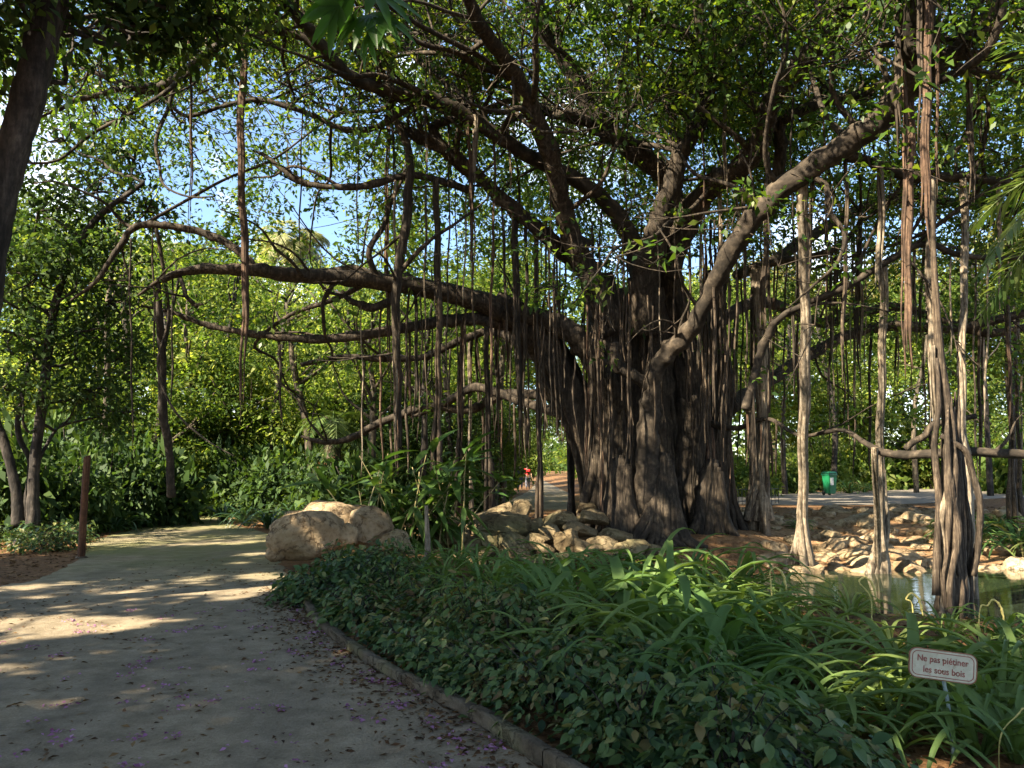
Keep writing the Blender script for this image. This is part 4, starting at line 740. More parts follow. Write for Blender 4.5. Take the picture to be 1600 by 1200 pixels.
# understorey bushes in the wood
def bush_mesh(seed, n=4200, L_=.15):
    g2 = np.random.default_rng(seed); c = norm(g2.normal(size=(60, 3)))*g2.uniform(.3, 1, (60, 1)); c[:, 2] = np.abs(c[:, 2])*.9 + .05
    V, F = clump_leaves(c, .3, n//60, L_, g2, .8); return fast_mesh('foliage', V, F)
BU = [bush_mesh(500), bush_mesh(501, 6500, .11), bush_mesh(502, 2600, .22), bush_mesh(503)]
for me in BU: me.materials.append(M['leaf_dark'])
STEM = MB()
for k in range(7):
    a = k*.9; STEM.add(*tube(np.array([[.05*math.cos(a), .05*math.sin(a), -.1], [.2*math.cos(a), .2*math.sin(a), .4], [.5*math.cos(a), .5*math.sin(a), .85]]), np.array([.035, .025, .01]), 6, 10, .05, 0, 3, .02, g))
stem_me = fast_mesh('stems', *STEM.get(), True); stem_me.materials.append(M['bark_dark'])
def bush(x, y, sx, sz, mat, label, group, i):
    t = empty('bush', (x, y, gz(x, y)-.05), label, 'bush', group)
    for nm, me in (('foliage', BU[i % 4]), ('stems', stem_me)):
        o = link(nm, me, None, t); o.scale = (sx, sx, sz); o.rotation_euler = (0, 0, rnd.uniform(0, 6.28))
        if nm == 'foliage': setmat(o, mat); o['kind'] = 'stuff'
    return t
GB = 'understorey bushes in the wood'
UD, US, UR = 'dark leafy bush in the shade of the wood beyond the left path', 'sunlit green bush growing beyond the boulders', 'green bush growing near the far path behind the pond'
i = 0
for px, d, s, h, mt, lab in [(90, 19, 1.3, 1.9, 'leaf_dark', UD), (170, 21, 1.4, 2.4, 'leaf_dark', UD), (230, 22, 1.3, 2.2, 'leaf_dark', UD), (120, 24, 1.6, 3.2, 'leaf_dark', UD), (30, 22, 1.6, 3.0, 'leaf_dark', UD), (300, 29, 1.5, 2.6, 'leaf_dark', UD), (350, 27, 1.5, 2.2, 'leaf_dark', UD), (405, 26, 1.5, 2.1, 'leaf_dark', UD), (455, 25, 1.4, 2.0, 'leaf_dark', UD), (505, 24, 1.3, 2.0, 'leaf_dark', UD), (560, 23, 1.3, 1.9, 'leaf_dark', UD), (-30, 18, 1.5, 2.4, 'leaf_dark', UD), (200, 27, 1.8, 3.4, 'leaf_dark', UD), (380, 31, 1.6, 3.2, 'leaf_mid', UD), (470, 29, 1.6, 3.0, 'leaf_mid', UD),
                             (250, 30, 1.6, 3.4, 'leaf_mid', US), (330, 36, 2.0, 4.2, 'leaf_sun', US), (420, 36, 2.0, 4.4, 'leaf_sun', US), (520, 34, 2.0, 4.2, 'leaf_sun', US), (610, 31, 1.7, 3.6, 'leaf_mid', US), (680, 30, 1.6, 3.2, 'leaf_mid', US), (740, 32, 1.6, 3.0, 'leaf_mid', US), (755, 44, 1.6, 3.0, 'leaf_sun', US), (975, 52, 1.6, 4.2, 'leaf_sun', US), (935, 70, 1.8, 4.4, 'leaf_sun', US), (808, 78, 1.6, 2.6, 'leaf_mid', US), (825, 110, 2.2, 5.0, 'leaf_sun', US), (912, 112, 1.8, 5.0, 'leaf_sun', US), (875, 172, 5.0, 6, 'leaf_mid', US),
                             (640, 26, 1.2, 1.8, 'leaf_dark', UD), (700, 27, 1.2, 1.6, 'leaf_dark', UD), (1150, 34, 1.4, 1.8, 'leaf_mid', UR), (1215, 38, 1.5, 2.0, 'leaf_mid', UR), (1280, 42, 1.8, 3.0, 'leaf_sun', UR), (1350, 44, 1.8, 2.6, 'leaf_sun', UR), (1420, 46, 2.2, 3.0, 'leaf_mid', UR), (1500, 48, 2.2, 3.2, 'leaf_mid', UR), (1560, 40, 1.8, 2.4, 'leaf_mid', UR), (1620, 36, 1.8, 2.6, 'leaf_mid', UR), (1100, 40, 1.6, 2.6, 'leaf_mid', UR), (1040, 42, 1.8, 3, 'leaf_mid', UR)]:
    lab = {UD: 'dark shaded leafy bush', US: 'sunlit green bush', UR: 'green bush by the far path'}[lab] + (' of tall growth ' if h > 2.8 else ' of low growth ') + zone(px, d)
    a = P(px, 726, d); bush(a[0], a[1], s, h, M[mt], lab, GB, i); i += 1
# far wood that closes the view as one mass
fw = []
for k in range(520):
    ang = g.uniform(-1.05, 1.05); dist = g.uniform(95, 125); fw.append([math.sin(ang)*dist*1.1, math.cos(ang)*dist + 20, g.uniform(0, 8)])
fw = np.array(fw); V, F = clump_leaves(fw, 3.6, 30, 1.0, g, .9)
tag(build('far_wood', V, F, M['leaf_mid']), 'far green wood closing the view behind all other trees', 'wood', kind='stuff')

# ------------------------------------------------------------------ palms
def frond(Lf, drop, nl, ll, wl, g2, fan=False, up=.6):
    """arched midrib along +x with leaflets on both sides"""
    B = MB(); s = np.linspace(0, 1, 14); mid = np.c_[s*Lf*(1-.15*s), np.zeros(14), up*s*Lf - drop*s**2*Lf]
    B.add(*tube(mid, np.linspace(.022, .005, 14), 4, 14, 0, 0, 3, 0, g2, False)); T = norm(np.gradient(mid, axis=0))
    pos, ax, up_, Ls = [], [], [], []
    for k in range(nl):
        t = .16 + .84*k/(nl-1); c = np.array([np.interp(t, s, mid[:, j]) for j in range(3)]); tt = np.array([np.interp(t, s, T[:, j]) for j in range(3)])
        for sd in (-1, 1):
            a = norm(tt*(.55+.5*t) + np.array([0, sd*1.0, -.12]) + g2.normal(size=3)*.06); pos.append(c); ax.append(a); up_.append(np.array([0, -sd*.4, 1])); Ls.append(ll*(math.sin(math.pi*min(1, t*.85+.12))**.6)*g2.uniform(.85, 1.1))
    V, F = leaf_quads(np.array(pos), np.array(ax), np.array(up_), np.array(Ls), wl, g2); B.add(V, F); return B.get()
def palm(loc, h, nf, Lf, drop, ll, wl, mat, label, seed, r=.16, lean=(0, 0), skirt=0, group=None):
    g2 = np.random.default_rng(seed); t = empty('palm_tree', loc, label, 'palm', group); c = np.array(loc)
    q = np.array([[0, 0, -.2], [lean[0]*.4, lean[1]*.4, h*.5], [lean[0], lean[1], h]]); link('trunk', fast_mesh('trunk', *tube(q, np.array([r*1.3, r, r*.9]), 10, 24, .05, 0, 3, .02, g2), True), M['bark_grey'], t)
    ms = [fast_mesh('frond', *frond(Lf, drop*f, 34, ll, wl, g2, up=u)) for f, u in ((.8, .9), (1.1, .6), (1.4, .25))]
    for me in ms: me.materials.append(mat)
    for k in range(nf):
        o = link('frond', ms[k % 3], None, t); o.location = q[-1]; o.rotation_euler = (g2.normal()*.12, g2.normal()*.12, k*2.4 + g2.normal()*.1)
    for k in range(skirt):
        o = link('dead_frond', ms[2], None, t); setmat(o, M['leaf_dead']); o.location = q[-1] - np.array([0, 0, .3 + .05*k]); o.rotation_euler = (g2.normal()*.1, 1.1 + g2.normal()*.12, k*2.4); o.scale = (.8, .8, .8)
    return t
p0 = P(455, 372, 62); palm((p0[0], p0[1], 0), p0[2]-.5, 44, 3.4, 1.1, 1.4, .13, M['leaf_palm_pale'], 'tall pale sunlit palm rising above the far trees', 1, .2)
p0 = P(260, 400, 52); palm((p0[0], p0[1], 0), p0[2], 24, 3.0, 1.2, 1.1, .11, M['leaf_palm_pale'], 'pale drooping palm behind the end of the low left limb', 2, .2)
p0 = P(430, 490, 46); palm((p0[0], p0[1], 0), p0[2], 20, 2.4, 1.3, 1.0, .1, M['leaf_palm_pale'], 'lower pale palm with dry hanging fronds beyond the boulders', 3, .2, (0, 0), 8)
p0 = P(520, 650, 25); palm((p0[0], p0[1], 0), p0[2]-.2, 12, 1.4, 1.0, .5, .05, M['leaf_palm'], 'short shaggy palm with a brown skirt behind the cane plant', 4, .28, (0, 0), 22)
a = P(1735, 235, 6.2); palm((a[0]+.55, a[1], 0), a[2]-.1, 22, 1.75, .6, .5, .036, M['leaf_palm'], 'feather palm whose fronds hang in beside the pond', 6, .14)

# broad divided leaves hanging in at the top, on a twig of a tree over the path
tw = empty('overhanging_twig', P(590, -300, 3.4), 'twig with broad bright green divided leaves hanging over the path', 'twig')
p, r = poly([(640, -900, 3.6, 9), (600, -300, 3.4, 6), (590, -90, 3.3, 4), (578, 5, 3.3, 3)]); build('stem', *tube(p, r, 6, 24), M['cane'], tw, True)
def lance(L_, W_, n=7, bend=.15, fold=.12):
    s = np.linspace(0, 1, n); w = W_*.5*np.sin(np.pi*s**.75)**.8; w[0] = W_*.06; w[-1] = .0008; z = -bend*L_*s**2
    V = np.concatenate([np.c_[s*L_, -w, z+w*fold*2], np.c_[s*L_, 0*s, z], np.c_[s*L_, w, z+w*fold*2]]); F = []
    for i in range(n-1):
        for k in (0, n): F.append([k+i, k+i+1, k+n+i+1, k+n+i])
    return V, np.array(F)
bl = MB()
for k in range(5):
    V, F = lance(.17 if k in (1, 2, 3) else .12, .036, 7, .25); a = (k-2)*.5; Rm = np.array(Matrix.Rotation(a, 3, 'Z')); bl.add(V @ Rm.T, F)
me_l = fast_mesh('leaf', *bl.get(), True); me_l.materials.append(M['leaf_maple'])
for k, (px, py, rz, ry, s) in enumerate([(575, -5, -1.2, .9, .8), (555, 5, -2.2, .7, .75), (600, 0, -.8, .8, .7), (585, -40, -.3, .6, .9), (550, -45, 3.3, .5, 1), (580, 20, -1.5, 1.2, .65), (530, -20, 3.0, .8, .8)]):
    o = link('leaf', me_l, None, tw); o.location = P(px, py+28, 3.3) - np.array(tw.location); o.rotation_euler = (rnd.uniform(-.3, .3)+.5, ry, rz); o.scale = (s*1.6,)*3

# ------------------------------------------------------------------ strap-leaved plants
def strap(L_, W_, rise, seed):
    """arching strap leaf from the origin along +x"""
    n = 11; s = np.linspace(0, 1, n); ang = rise - (rise + .75 + .35*(seed % 3))*s**1.35; dx = np.cos(ang)/(n-1)*L_; dz = np.sin(ang)/(n-1)*L_
    x = np.r_[0, np.cumsum(dx)[:-1]]; z = np.r_[0, np.cumsum(dz)[:-1]]; w = W_*.5*np.minimum(1, .45 + 2.2*s)*np.sqrt(np.maximum(0, 1-s**2.6)); w[-1] = .0006
    sw = .05*L_*np.sin(seed*1.7 + 2*s)*s
    V = np.concatenate([np.c_[x, sw-w, z+w*.45], np.c_[x, sw, z], np.c_[x, sw+w, z+w*.45]]); F = []
    for i in range(n-1):
        for k in (0, n): F.append([k+i, k+i+1, k+n+i+1, k+n+i])
    return V, np.array(F)
SV = [strap(1.0, .055, r_, k) for k, r_ in enumerate([1.25, 1.05, .85, .7, 1.35, 1.15, .95, .55])]      # slender
BV = [strap(1.0, .085, r_, k) for k, r_ in enumerate([1.2, 1.0, .8, .65, 1.3, 1.1])]                    # broad
SM = [fast_mesh('leaf', *v, True) for v in SV]; BM = [fast_mesh('leaf', *v, True) for v in BV]
for me in SM + BM: me.materials.append(M['leaf_strap'])
def strap_plant(x, y, n, L_, broad, label, group, parts=True, mat=None, z=None, g2=g):
    z = gz(x, y) if z is None else z; t = empty('strap_leaved_plant', (x, y, z-.02), label, 'plant', group); ms = BM if broad else SM; vs = BV if broad else SV; B = MB()
    for k in range(n):
        a = k*2.399 + g2.normal()*.2; s = L_*g2.uniform(.6, 1.12); rx = g2.normal()*.12; j = int(g2.integers(len(ms))); off = (math.cos(a)*.03*L_, math.sin(a)*.03*L_, 0)
        if parts:
            o = link('leaf', ms[j], None, t); o.location = off; o.rotation_euler = (rx, g2.normal()*.12, a); o.scale = (s, s*g2.uniform(.6, 1.1), s*g2.uniform(.85, 1.1))
            if mat: setmat(o, mat)
        else:
            Rm = np.array(Matrix.Rotation(a, 3, 'Z') @ Matrix.Rotation(rx, 3, 'X')); B.add((vs[j][0]*s) @ Rm.T + np.array(off), vs[j][1])
    if not parts: tag(link('foliage', fast_mesh('foliage', *B.get(), True), mat or M['leaf_strap'], t), kind='stuff')
    return t
GS = 'strap leaved plants in the bed by the pond'
LBd, LSl = 'clump of broad arching strap leaves in the bed between kerb and pond', 'clump of slender arching green leaves at the pond side of the bed'
FB = [ # px, py(ground), n, L, broad
 (985, 1010, 26, .95, 1), (940, 985, 20, .85, 1), (1045, 985, 30, .85, 0), (1150, 1000, 34, .75, 0), (1105, 960, 28, .8, 0), (1250, 1000, 22, .95, 1), (1010, 945, 24, .8, 0), (900, 955, 22, .75, 0), (850, 930, 22, .7, 0), (960, 920, 24, .7, 0), (1070, 930, 26, .75, 0), (1150, 930, 26, .75, 0), (1210, 955, 26, .8, 0),
 (1060, 1040, 26, .8, 0), (1130, 1050, 22, .8, 1), (1000, 1050, 22, .75, 0), (1240, 1050, 24, .75, 0), (1080, 1010, 26, .85, 1), (1190, 1010, 24, .85, 0), (1220, 1150, 20, .6, 0), (1120, 1140, 18, .6, 0), (880, 1000, 22, .8, 0), (820, 985, 20, .75, 0), (760, 960, 20, .75, 0), (930, 1060, 16, .8, 1), (1100, 1080, 16, .75, 1), (1010, 1100, 14, .6, 0), (1180, 1120, 18, .65, 1), (1450, 1140, 20, .6, 1), (1400, 1170, 16, .5, 0), (1530, 1180, 18, .6, 1), (1500, 1110, 18, .6, 0), (1310, 1150, 18, .55, 1), (1590, 1190, 16, .6, 1), (860, 1050, 14, .6, 0), (1310, 1010, 24, .8, 1), (1390, 1020, 22, .75, 1), (1200, 1060, 18, .6, 1), (1290, 1085, 22, .6, 0), (1420, 1085, 26, .8, 1), (1480, 1060, 24, .8, 1), (1550, 1060, 26, .8, 0), (1600, 1090, 24, .8, 1), (1370, 1110, 22, .55, 1), (1560, 1140, 24, .7, 0), (1330, 960, 22, .8, 0), (1480, 1000, 22, .7, 0), (1570, 1010, 22, .75, 1), (1640, 1040, 24, .8, 0),
 (800, 910, 22, .65, 0), (750, 905, 22, .65, 0), (700, 900, 22, .6, 0), (650, 905, 20, .6, 0), (600, 905, 20, .55, 0), (550, 900, 18, .5, 0), (780, 930, 20, .6, 0), (690, 925, 18, .55, 0), (900, 905, 24, .6, 0), (1010, 900, 24, .6, 0), (1090, 900, 22, .6, 0), (580, 885, 16, .5, 0), (720, 882, 16, .5, 0), (860, 890, 18, .55, 0)]
for px, py, n, Lf, br in FB:
    a = PZ(px, py, 0); y = min(a[1], float(yn(a[0])) + .3); x = a[0]*y/a[1]
    if px > 1170 and py < 1070: Lf *= .72 if px < 1250 else .6
    elif 820 < px < 1170: Lf *= 1.12
    where = 'beside the enamel sign' if px > 1380 else 'between the shrubs and the rock wall' if px < 860 else 'at the pond side before the banyan trunk' if py < 952 else 'beside the shrubs, well back from the sign' if px < 1180 else 'between the middle of the bed and the sign'
    strap_plant(x, y, n+6, Lf*(1.35 if br else 1.5), br, ('clump of broad arching strap leaves ' if br else 'clump of slender arching green leaves ') + where, GS, True)
# flower spikes of the slender plants
for k, (px, py, tip, d) in enumerate([(1205, 960, (1212, 890), 7.2), (1360, 960, (1352, 905), 7.4), (1425, 960, (1425, 930), 7.2), (1530, 960, (1552, 940), 7.0), (1562, 1180, (1600, 1110), 4.4), (835, 880, (870, 868), 11)]):
    sk = empty('seed_spike', P(px, py+60, d), 'thin arching yellow seed spike rising from the strap leaves', 'seed spike', 'seed spikes over the pond edge')
    p, r = poly([(px, py+60, d, 1.0), (px+1, py*.6+tip[1]*.4, d, 1.0), (tip[0]-9, tip[1]+6, d, 1.1), (tip[0]-1, tip[1]-3, d, 1.4), (tip[0]+9, tip[1]+4, d, 1.9), (tip[0]+14, tip[1]+16, d, 1.9), (tip[0]+17, tip[1]+32, d, 1.0)]); build('stalk', *tube(p, r, 6, 40, .25), M['spike'], sk, True)
GL = 'strap leaved border along the left path'; L1 = 'dark arching strap leaved plant bordering the shady left path'; L2 = 'green arching strap leaved plant between the boulders and the middle path'
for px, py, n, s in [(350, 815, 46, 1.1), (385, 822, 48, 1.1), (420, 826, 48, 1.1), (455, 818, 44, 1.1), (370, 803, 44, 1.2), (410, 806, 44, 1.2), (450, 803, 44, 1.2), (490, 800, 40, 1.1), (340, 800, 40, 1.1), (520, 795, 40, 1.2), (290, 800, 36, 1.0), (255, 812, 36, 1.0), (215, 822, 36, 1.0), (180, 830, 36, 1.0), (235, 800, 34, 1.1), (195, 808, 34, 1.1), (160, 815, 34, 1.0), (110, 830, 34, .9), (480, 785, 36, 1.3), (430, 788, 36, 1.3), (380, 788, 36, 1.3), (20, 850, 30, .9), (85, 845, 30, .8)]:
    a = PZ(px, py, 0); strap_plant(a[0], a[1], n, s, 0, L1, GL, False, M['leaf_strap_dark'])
for px, py, n, s in [(690, 805, 44, 1.3), (730, 800, 44, 1.3), (760, 792, 44, 1.3), (768, 786, 44, 1.1), (740, 785, 40, 1.5), (700, 788, 40, 1.5), (772, 776, 40, 1.0), (660, 800, 36, 1.3), (545, 815, 34, 1.0), (600, 815, 34, 1.0), (755, 775, 40, 1.2), (760, 768, 40, 1.1), (765, 764, 36, 1.0)]:
    a = PZ(px, py, 0); strap_plant(a[0], a[1], n, s, 0, L2, 'strap leaved border along the middle path', False, M['leaf_strap'])
L3 = 'green strap leaved clump growing on the sunny pond bank'; L4 = 'green strap leaved clump beside the green bin'
for x, y, n, s in [(10.4, 18.6, 60, 1.3), (11.4, 18.4, 60, 1.4), (12.4, 18.8, 60, 1.4), (10.9, 19.8, 50, 1.2), (12.0, 20.2, 50, 1.2), (13.2, 19.6, 50, 1.3), (14.2, 19.0, 50, 1.3), (11.6, 17.6, 46, 1.1)]:
    strap_plant(x, y, n, s, 0, L3, 'strap leaved clumps on the pond bank', False, M['leaf_strap'])
for px, py, n, s in [(1335, 772, 60, 1.3), (1360, 770, 50, 1.2), (1260, 772, 50, 1.2), (1230, 770, 44, 1.1), (1200, 770, 44, 1.0), (1385, 762, 44, 1.2), (1420, 758, 44, 1.4), (1450, 756, 40, 1.4)]:
    a = PZ(px, py, .3); strap_plant(a[0], a[1]+.6, n, s, 0, L4, 'strap leaved clumps behind the far path', False, M['leaf_strap'])
a = (7.2, 20.4); strap_plant(*a, 30, .6, 1, 'small broad leaved plant among the stones of the pond bank', None, False, M['leaf_strap'])

# ------------------------------------------------------------------ oval-leaved shrubs along the kerb
def oval(L_, W_):
    s = np.linspace(0, 1, 5); w = W_*.5*np.array([.1, .85, 1, .62, .02]); z = -.10*L_*s**2
    V = np.concatenate([np.c_[s*L_, -w, z+w*.35], np.c_[s*L_, 0*s, z], np.c_[s*L_, w, z+w*.35]]); F = []
    for i in range(4):
        for k in (0, 5): F.append([k+i, k+i+1, k+5+i+1, k+5+i])
    return V, np.array(F)
OV = oval(1, .58); OM = fast_mesh('leaf', *OV, True); OM.materials.append(M['leaf_shrub']); OV2 = oval(1, .36); OM2 = fast_mesh('leaf', *OV2, True); OM2.materials.append(M['leaf_shrub2']); OMs = (OM, OM2); OVs = (OV, OV2)
def shrub(x, y, rr, h, label, group, nparts=90, nfol=700, lf=.062, kind=0):
    OM, OV, lm = (OMs[kind], OVs[kind], (M['leaf_shrub'], M['leaf_shrub2'])[kind])
    t = empty('oval_leaved_shrub' if kind == 0 else 'lance_leaved_shrub', (x, y, gz(x, y)), label, 'shrub', group); B = MB()
    for k in range(12):
        a = g.uniform(0, 6.28); rad = rr*g.uniform(.3, .85); e = np.array([math.cos(a)*rad, math.sin(a)*rad, h*g.uniform(.55, .95)]); B.add(*tube(np.array([[e[0]*.15, e[1]*.15, -.03], e*.55 + np.array([0, 0, .05]), e]), np.array([.007, .005, .003]), 4, 7, 0, 0, 3, .01, g, False))
    link('stems', fast_mesh('stems', *B.get(), True), M['bark_dark'], t)
    n = nparts + nfol; dr = norm(g.normal(size=(n, 3))); dr[:, 2] = np.abs(dr[:, 2]); q = np.r_[g.uniform(.92, 1.05, nparts), g.uniform(.45, 1.0, nfol)]
    pos = dr*q[:, None]*np.array([rr, rr, h])*(1+.12*np.sin(dr[:, :1]*9+x*3)*np.cos(dr[:, 1:2]*8+y)); pos[:, 2] = np.maximum(pos[:, 2], .02)
    yaw = np.arctan2(dr[:, 1], dr[:, 0]) + g.normal(size=n)*.9; pit = g.normal(size=n)*.35 + .35; rol = g.normal(size=n)*.4; sc = lf*g.uniform(.4, 1.65, n)
    for k in range(nparts):
        o = link('leaf', OM, None, t); o.location = pos[k]; o.rotation_euler = (rol[k], pit[k], yaw[k]); o.scale = (sc[k],)*3
    cyw, syw, cpi, spi, cro, sro = np.cos(yaw), np.sin(yaw), np.cos(pit), np.sin(pit), np.cos(rol), np.sin(rol)
    Rm = np.stack([np.stack([cyw*cpi, cyw*spi*sro-syw*cro, cyw*spi*cro+syw*sro], -1), np.stack([syw*cpi, syw*spi*sro+cyw*cro, syw*spi*cro-cyw*sro], -1), np.stack([-spi, cpi*sro, cpi*cro], -1)], 1)[nparts:]
    V = np.einsum('nij,kj->nki', Rm, OV[0])*sc[nparts:, None, None] + pos[nparts:, None, :]; F = (OV[1][None] + (np.arange(nfol)*len(OV[0]))[:, None, None]).reshape(-1, 4)
    tag(link('foliage', fast_mesh('foliage', V.reshape(-1, 3), F, True), lm, t), kind='stuff'); return t
SB = 'dark oval leaved shrub in the bed behind the concrete kerb'
SP = []
for t_ in np.linspace(1.55, ks[-1]-.2, 15):
    c = np.array([np.interp(t_, ks, kc[:, 0]), np.interp(t_, ks, kc[:, 1])]); j = int(np.argmin(abs(ks-t_))); T = norm(kc[min(j+3, 399)] - kc[max(j-3, 0)]); Nn = np.array([T[1], -T[0]])
    for off in (rnd.uniform(.46, .68), 1.1, 1.65):
        if off > 1.5 and c[1] > 7.5: continue
        SP.append((c + Nn*(off + rnd.uniform(-.1, .1)) + T*rnd.uniform(-.15, .15), off))
for c, off in SP:
    px_, py_, _f = proj(np.array([c[0], c[1], 0])); 
    if c[1] < 3.3 or px_ > 820 + (py_-900)*1.15: continue
    kd_ = 1 if (off > .7 and rnd.random() < .4) else 0
    near = c[1] < 7.5
    shrub(c[0], c[1], .50*rnd.uniform(.75, 1.2), rnd.uniform(.38, .68) if off > .6 else rnd.uniform(.26, .52), 'dark oval leaved shrub spilling over the concrete kerb' if off < .7 else ('paler lance leaved shrub among the dark shrubs of the bed' if kd_ else 'dark oval leaved shrub between the kerb plants and the strap leaves'), 'oval leaved shrubs along the kerb', 130 if near else 50, 950 if near else 520, .062 if near else .07, kd_)
for x, y in [(-2.35, 9.6), (-2.55, 10.4), (-2.1, 9.9), (-2.2, 10.8), (-1.75, 9.2), (1.15, 4.9), (1.45, 4.4), (.9, 6.0), (1.5, 3.9), (.4, 6.8)]:
    shrub(x, y, .48, rnd.uniform(.30, .42), 'dark oval leaved shrub between the kerb plants and the strap leaves', 'oval leaved shrubs along the kerb', 100, 620, .07)
SLft = 'low dark shrub at the foot of the wooden post'
for px, py in [(60, 862), (95, 858), (25, 855), (75, 845), (110, 848), (40, 838)]:
    a = PZ(px, py, 0); shrub(a[0], a[1], .55, .5, SLft, 'low shrubs by the wooden post', 40, 420, .075)

# cane plant with lance leaves behind the boulders
cp_ = P(640, 835, 15.2); cane = empty('cane_plant', (cp_[0], cp_[1], 0), 'tall cane plant with long lance shaped leaves behind the boulders', 'plant')
LV = [fast_mesh('leaf', *lance(1, .2, 7, b_, .2), True) for b_ in (.15, .35, .6)]
for me in LV: me.materials.append(M['leaf_cane'])
nleaf = 0
for k in range(28):
    a = g.uniform(0, 6.28); base = np.array([g.normal()*.55, g.normal()*.3, 0]); h = g.uniform(.7, 2.0); lean = np.array([math.cos(a)*g.uniform(.2, 1.0), math.sin(a)*g.uniform(.1, .5), h])
    q = np.array([base, base+lean*np.array([.35, .35, .5]), base+lean]); cq = catmull(q, 12); link('stem', fast_mesh('stem', *tube(q, np.array([.017, .013, .008]), 6, 12, .04, 0, 3, .01, g), True), M['cane'], cane)
    for j in range(11):
        if nleaf >= 290: break
        t_ = int(g.uniform(4, 11.99)); o = link('leaf', LV[int(g.integers(3))], None, cane); o.location = cq[t_]; o.rotation_euler = (g.normal()*.3, g.uniform(-1.0, .5) if t_ > 7 else g.uniform(-.3, .9), j*2.4 + g.normal()*.4); s = g.uniform(.45, .85); o.scale = (s, s, s); nleaf += 1
st = empty('stake', P(667, 880, 12.6), 'thin weathered pale stake standing before the cane plant', 'stake')
for k, (dx, rr) in enumerate([(-2, 3.0), (3, 2.4)]):
    p, r = poly([(667+dx, 905, 12.5, rr), (668+dx*.8, 850, 12.6, rr), (666+dx*.3, 790, 12.6, rr*.8)]); build('cane', *tube(p, r, 6, 14, .06), M['root_pale'], st, True)

# ------------------------------------------------------------------ fallen leaves and petals
def in_poly(pts, poly_):
    x, y = pts[:, 0], pts[:, 1]; ins = np.zeros(len(pts), bool); n = len(poly_)
    for i in range(n):
        x1, y1 = poly_[i]; x2, y2 = poly_[(i+1) % n]; cnd = ((y1 > y) != (y2 > y)) & (x < (x2-x1)*(y-y1)/(y2-y1+1e-12) + x1); ins ^= cnd
    return ins
def litter(name, pts, L_, wr, mat, label, cat, zoff=.012):
    n = len(pts); z = hgt(pts[:, 0], pts[:, 1]); p3 = np.c_[pts, z + zoff]; a = g.uniform(0, 6.28, n); ax = np.c_[np.cos(a), np.sin(a), g.normal(size=n)*.15]; up = np.c_[g.normal(size=(n, 2))*.35, np.ones(n)]
    ll = L_*g.uniform(.5, 1.3, n); V, F = leaf_quads(p3, ax, up, ll, ll*wr, g); V[:, 2] = np.maximum(V[:, 2], hgt(V[:, 0], V[:, 1]) + .007)
    return tag(build(name, V, F, mat), label, cat, kind='stuff')
M['litter'] = leafmat('litter', [(.04, .022, .012), (.08, .042, .02), (.13, .075, .035), (.20, .13, .06)], .1, .8, (1, .9, .7), .1)
M['petal'] = leafmat('petal', [(.26, .10, .22), (.36, .16, .31), (.46, .26, .42), (.20, .06, .12)], .3, .6, (1.2, .9, 1.2), .2)
cl_c = np.c_[g.uniform(-6, 2, 420), 1.5 + 11*g.uniform(0, 1, 420)**1.4]; pts = np.concatenate([np.repeat(cl_c, 4, 0) + g.normal(size=(1680, 2))*.05, np.c_[g.uniform(-6, 2, 1500), g.uniform(2, 14, 1500)]])
kd = np.array([np.interp(g.uniform(0, ks[-1], 1100), ks, kc[:, 0]), np.zeros(1100)]).T; tq = g.uniform(0, ks[-1], 2400); kpts = np.c_[np.interp(tq, ks, kc[:, 0]), np.interp(tq, ks, kc[:, 1])] + np.c_[-np.abs(g.normal(size=2400))*.26 - .02, g.normal(size=2400)*.1]
pts = np.concatenate([pts, kpts]); pts = pts[in_poly(pts, main)]
litter('fallen_leaves', pts, .052, .42, M['litter'], 'small brown fallen leaves scattered over the sand path', 'leaves')
pc = np.c_[g.uniform(-5, 1.2, 260), 2.0 + 7.5*g.uniform(0, 1, 260)**1.4]; pc = np.concatenate([pc, kpts[g.integers(0, 2400, 26)]]); cnt = g.integers(3, 16, len(pc)); pp = np.concatenate([c + g.normal(size=(k, 2))*.045 for c, k in zip(pc, cnt)]); pp = pp[in_poly(pp, main)]
litter('fallen_petals', pp, .036, .6, M['petal'], 'pink fallen petals strewn in small patches on the path', 'petals', .016)
bp = np.concatenate([np.c_[g.uniform(-9, -4.5, 2600), g.uniform(8, 16, 2600)], np.c_[g.uniform(-2, 8, 9000), g.uniform(2.5, 12, 9000)], np.c_[g.uniform(-1, 17, 5000), g.uniform(15, 25, 5000)]]); bp = bp[~in_poly(bp, main)]; bp = bp[hgt(bp[:, 0], bp[:, 1]) > -.48]
litter('leaf_litter', bp, .075, .45, M['litter'], 'brown leaf litter lying on the soil of the beds', 'leaves')
pp = np.c_[g.uniform(-1.5, 3, 60), g.uniform(3.5, 9, 60)]

# ------------------------------------------------------------------ wooden post, sign, bin, fence
M['post'] = bark('post_wood', (.06, .026, .014), (.11, .05, .025), (.16, .08, .042), (12, 12, .6), 3, .6, .01)
pb = PZ(127, 872, 0); po = empty('wooden_post', pb, 'tall slim reddish wooden post at the left edge of the path', 'post')
V, F = tube(np.array([[0, 0, -.2], [0, 0, .9], [.01, 0, 1.66], [.01, 0, 1.73], [.01, 0, 1.76]]), np.array([.062, .06, .058, .045, .012]), 10, 30, .015); build('shaft', V + pb, F, M['post'], po, True)
V, F = tube(np.array([[0, 0, -.05], [0, 0, .012], [0, 0, .03]]), np.array([.10, .10, .075]), 12, 5, .03); build('footing', V + pb, F, M['kerb'], po, True)

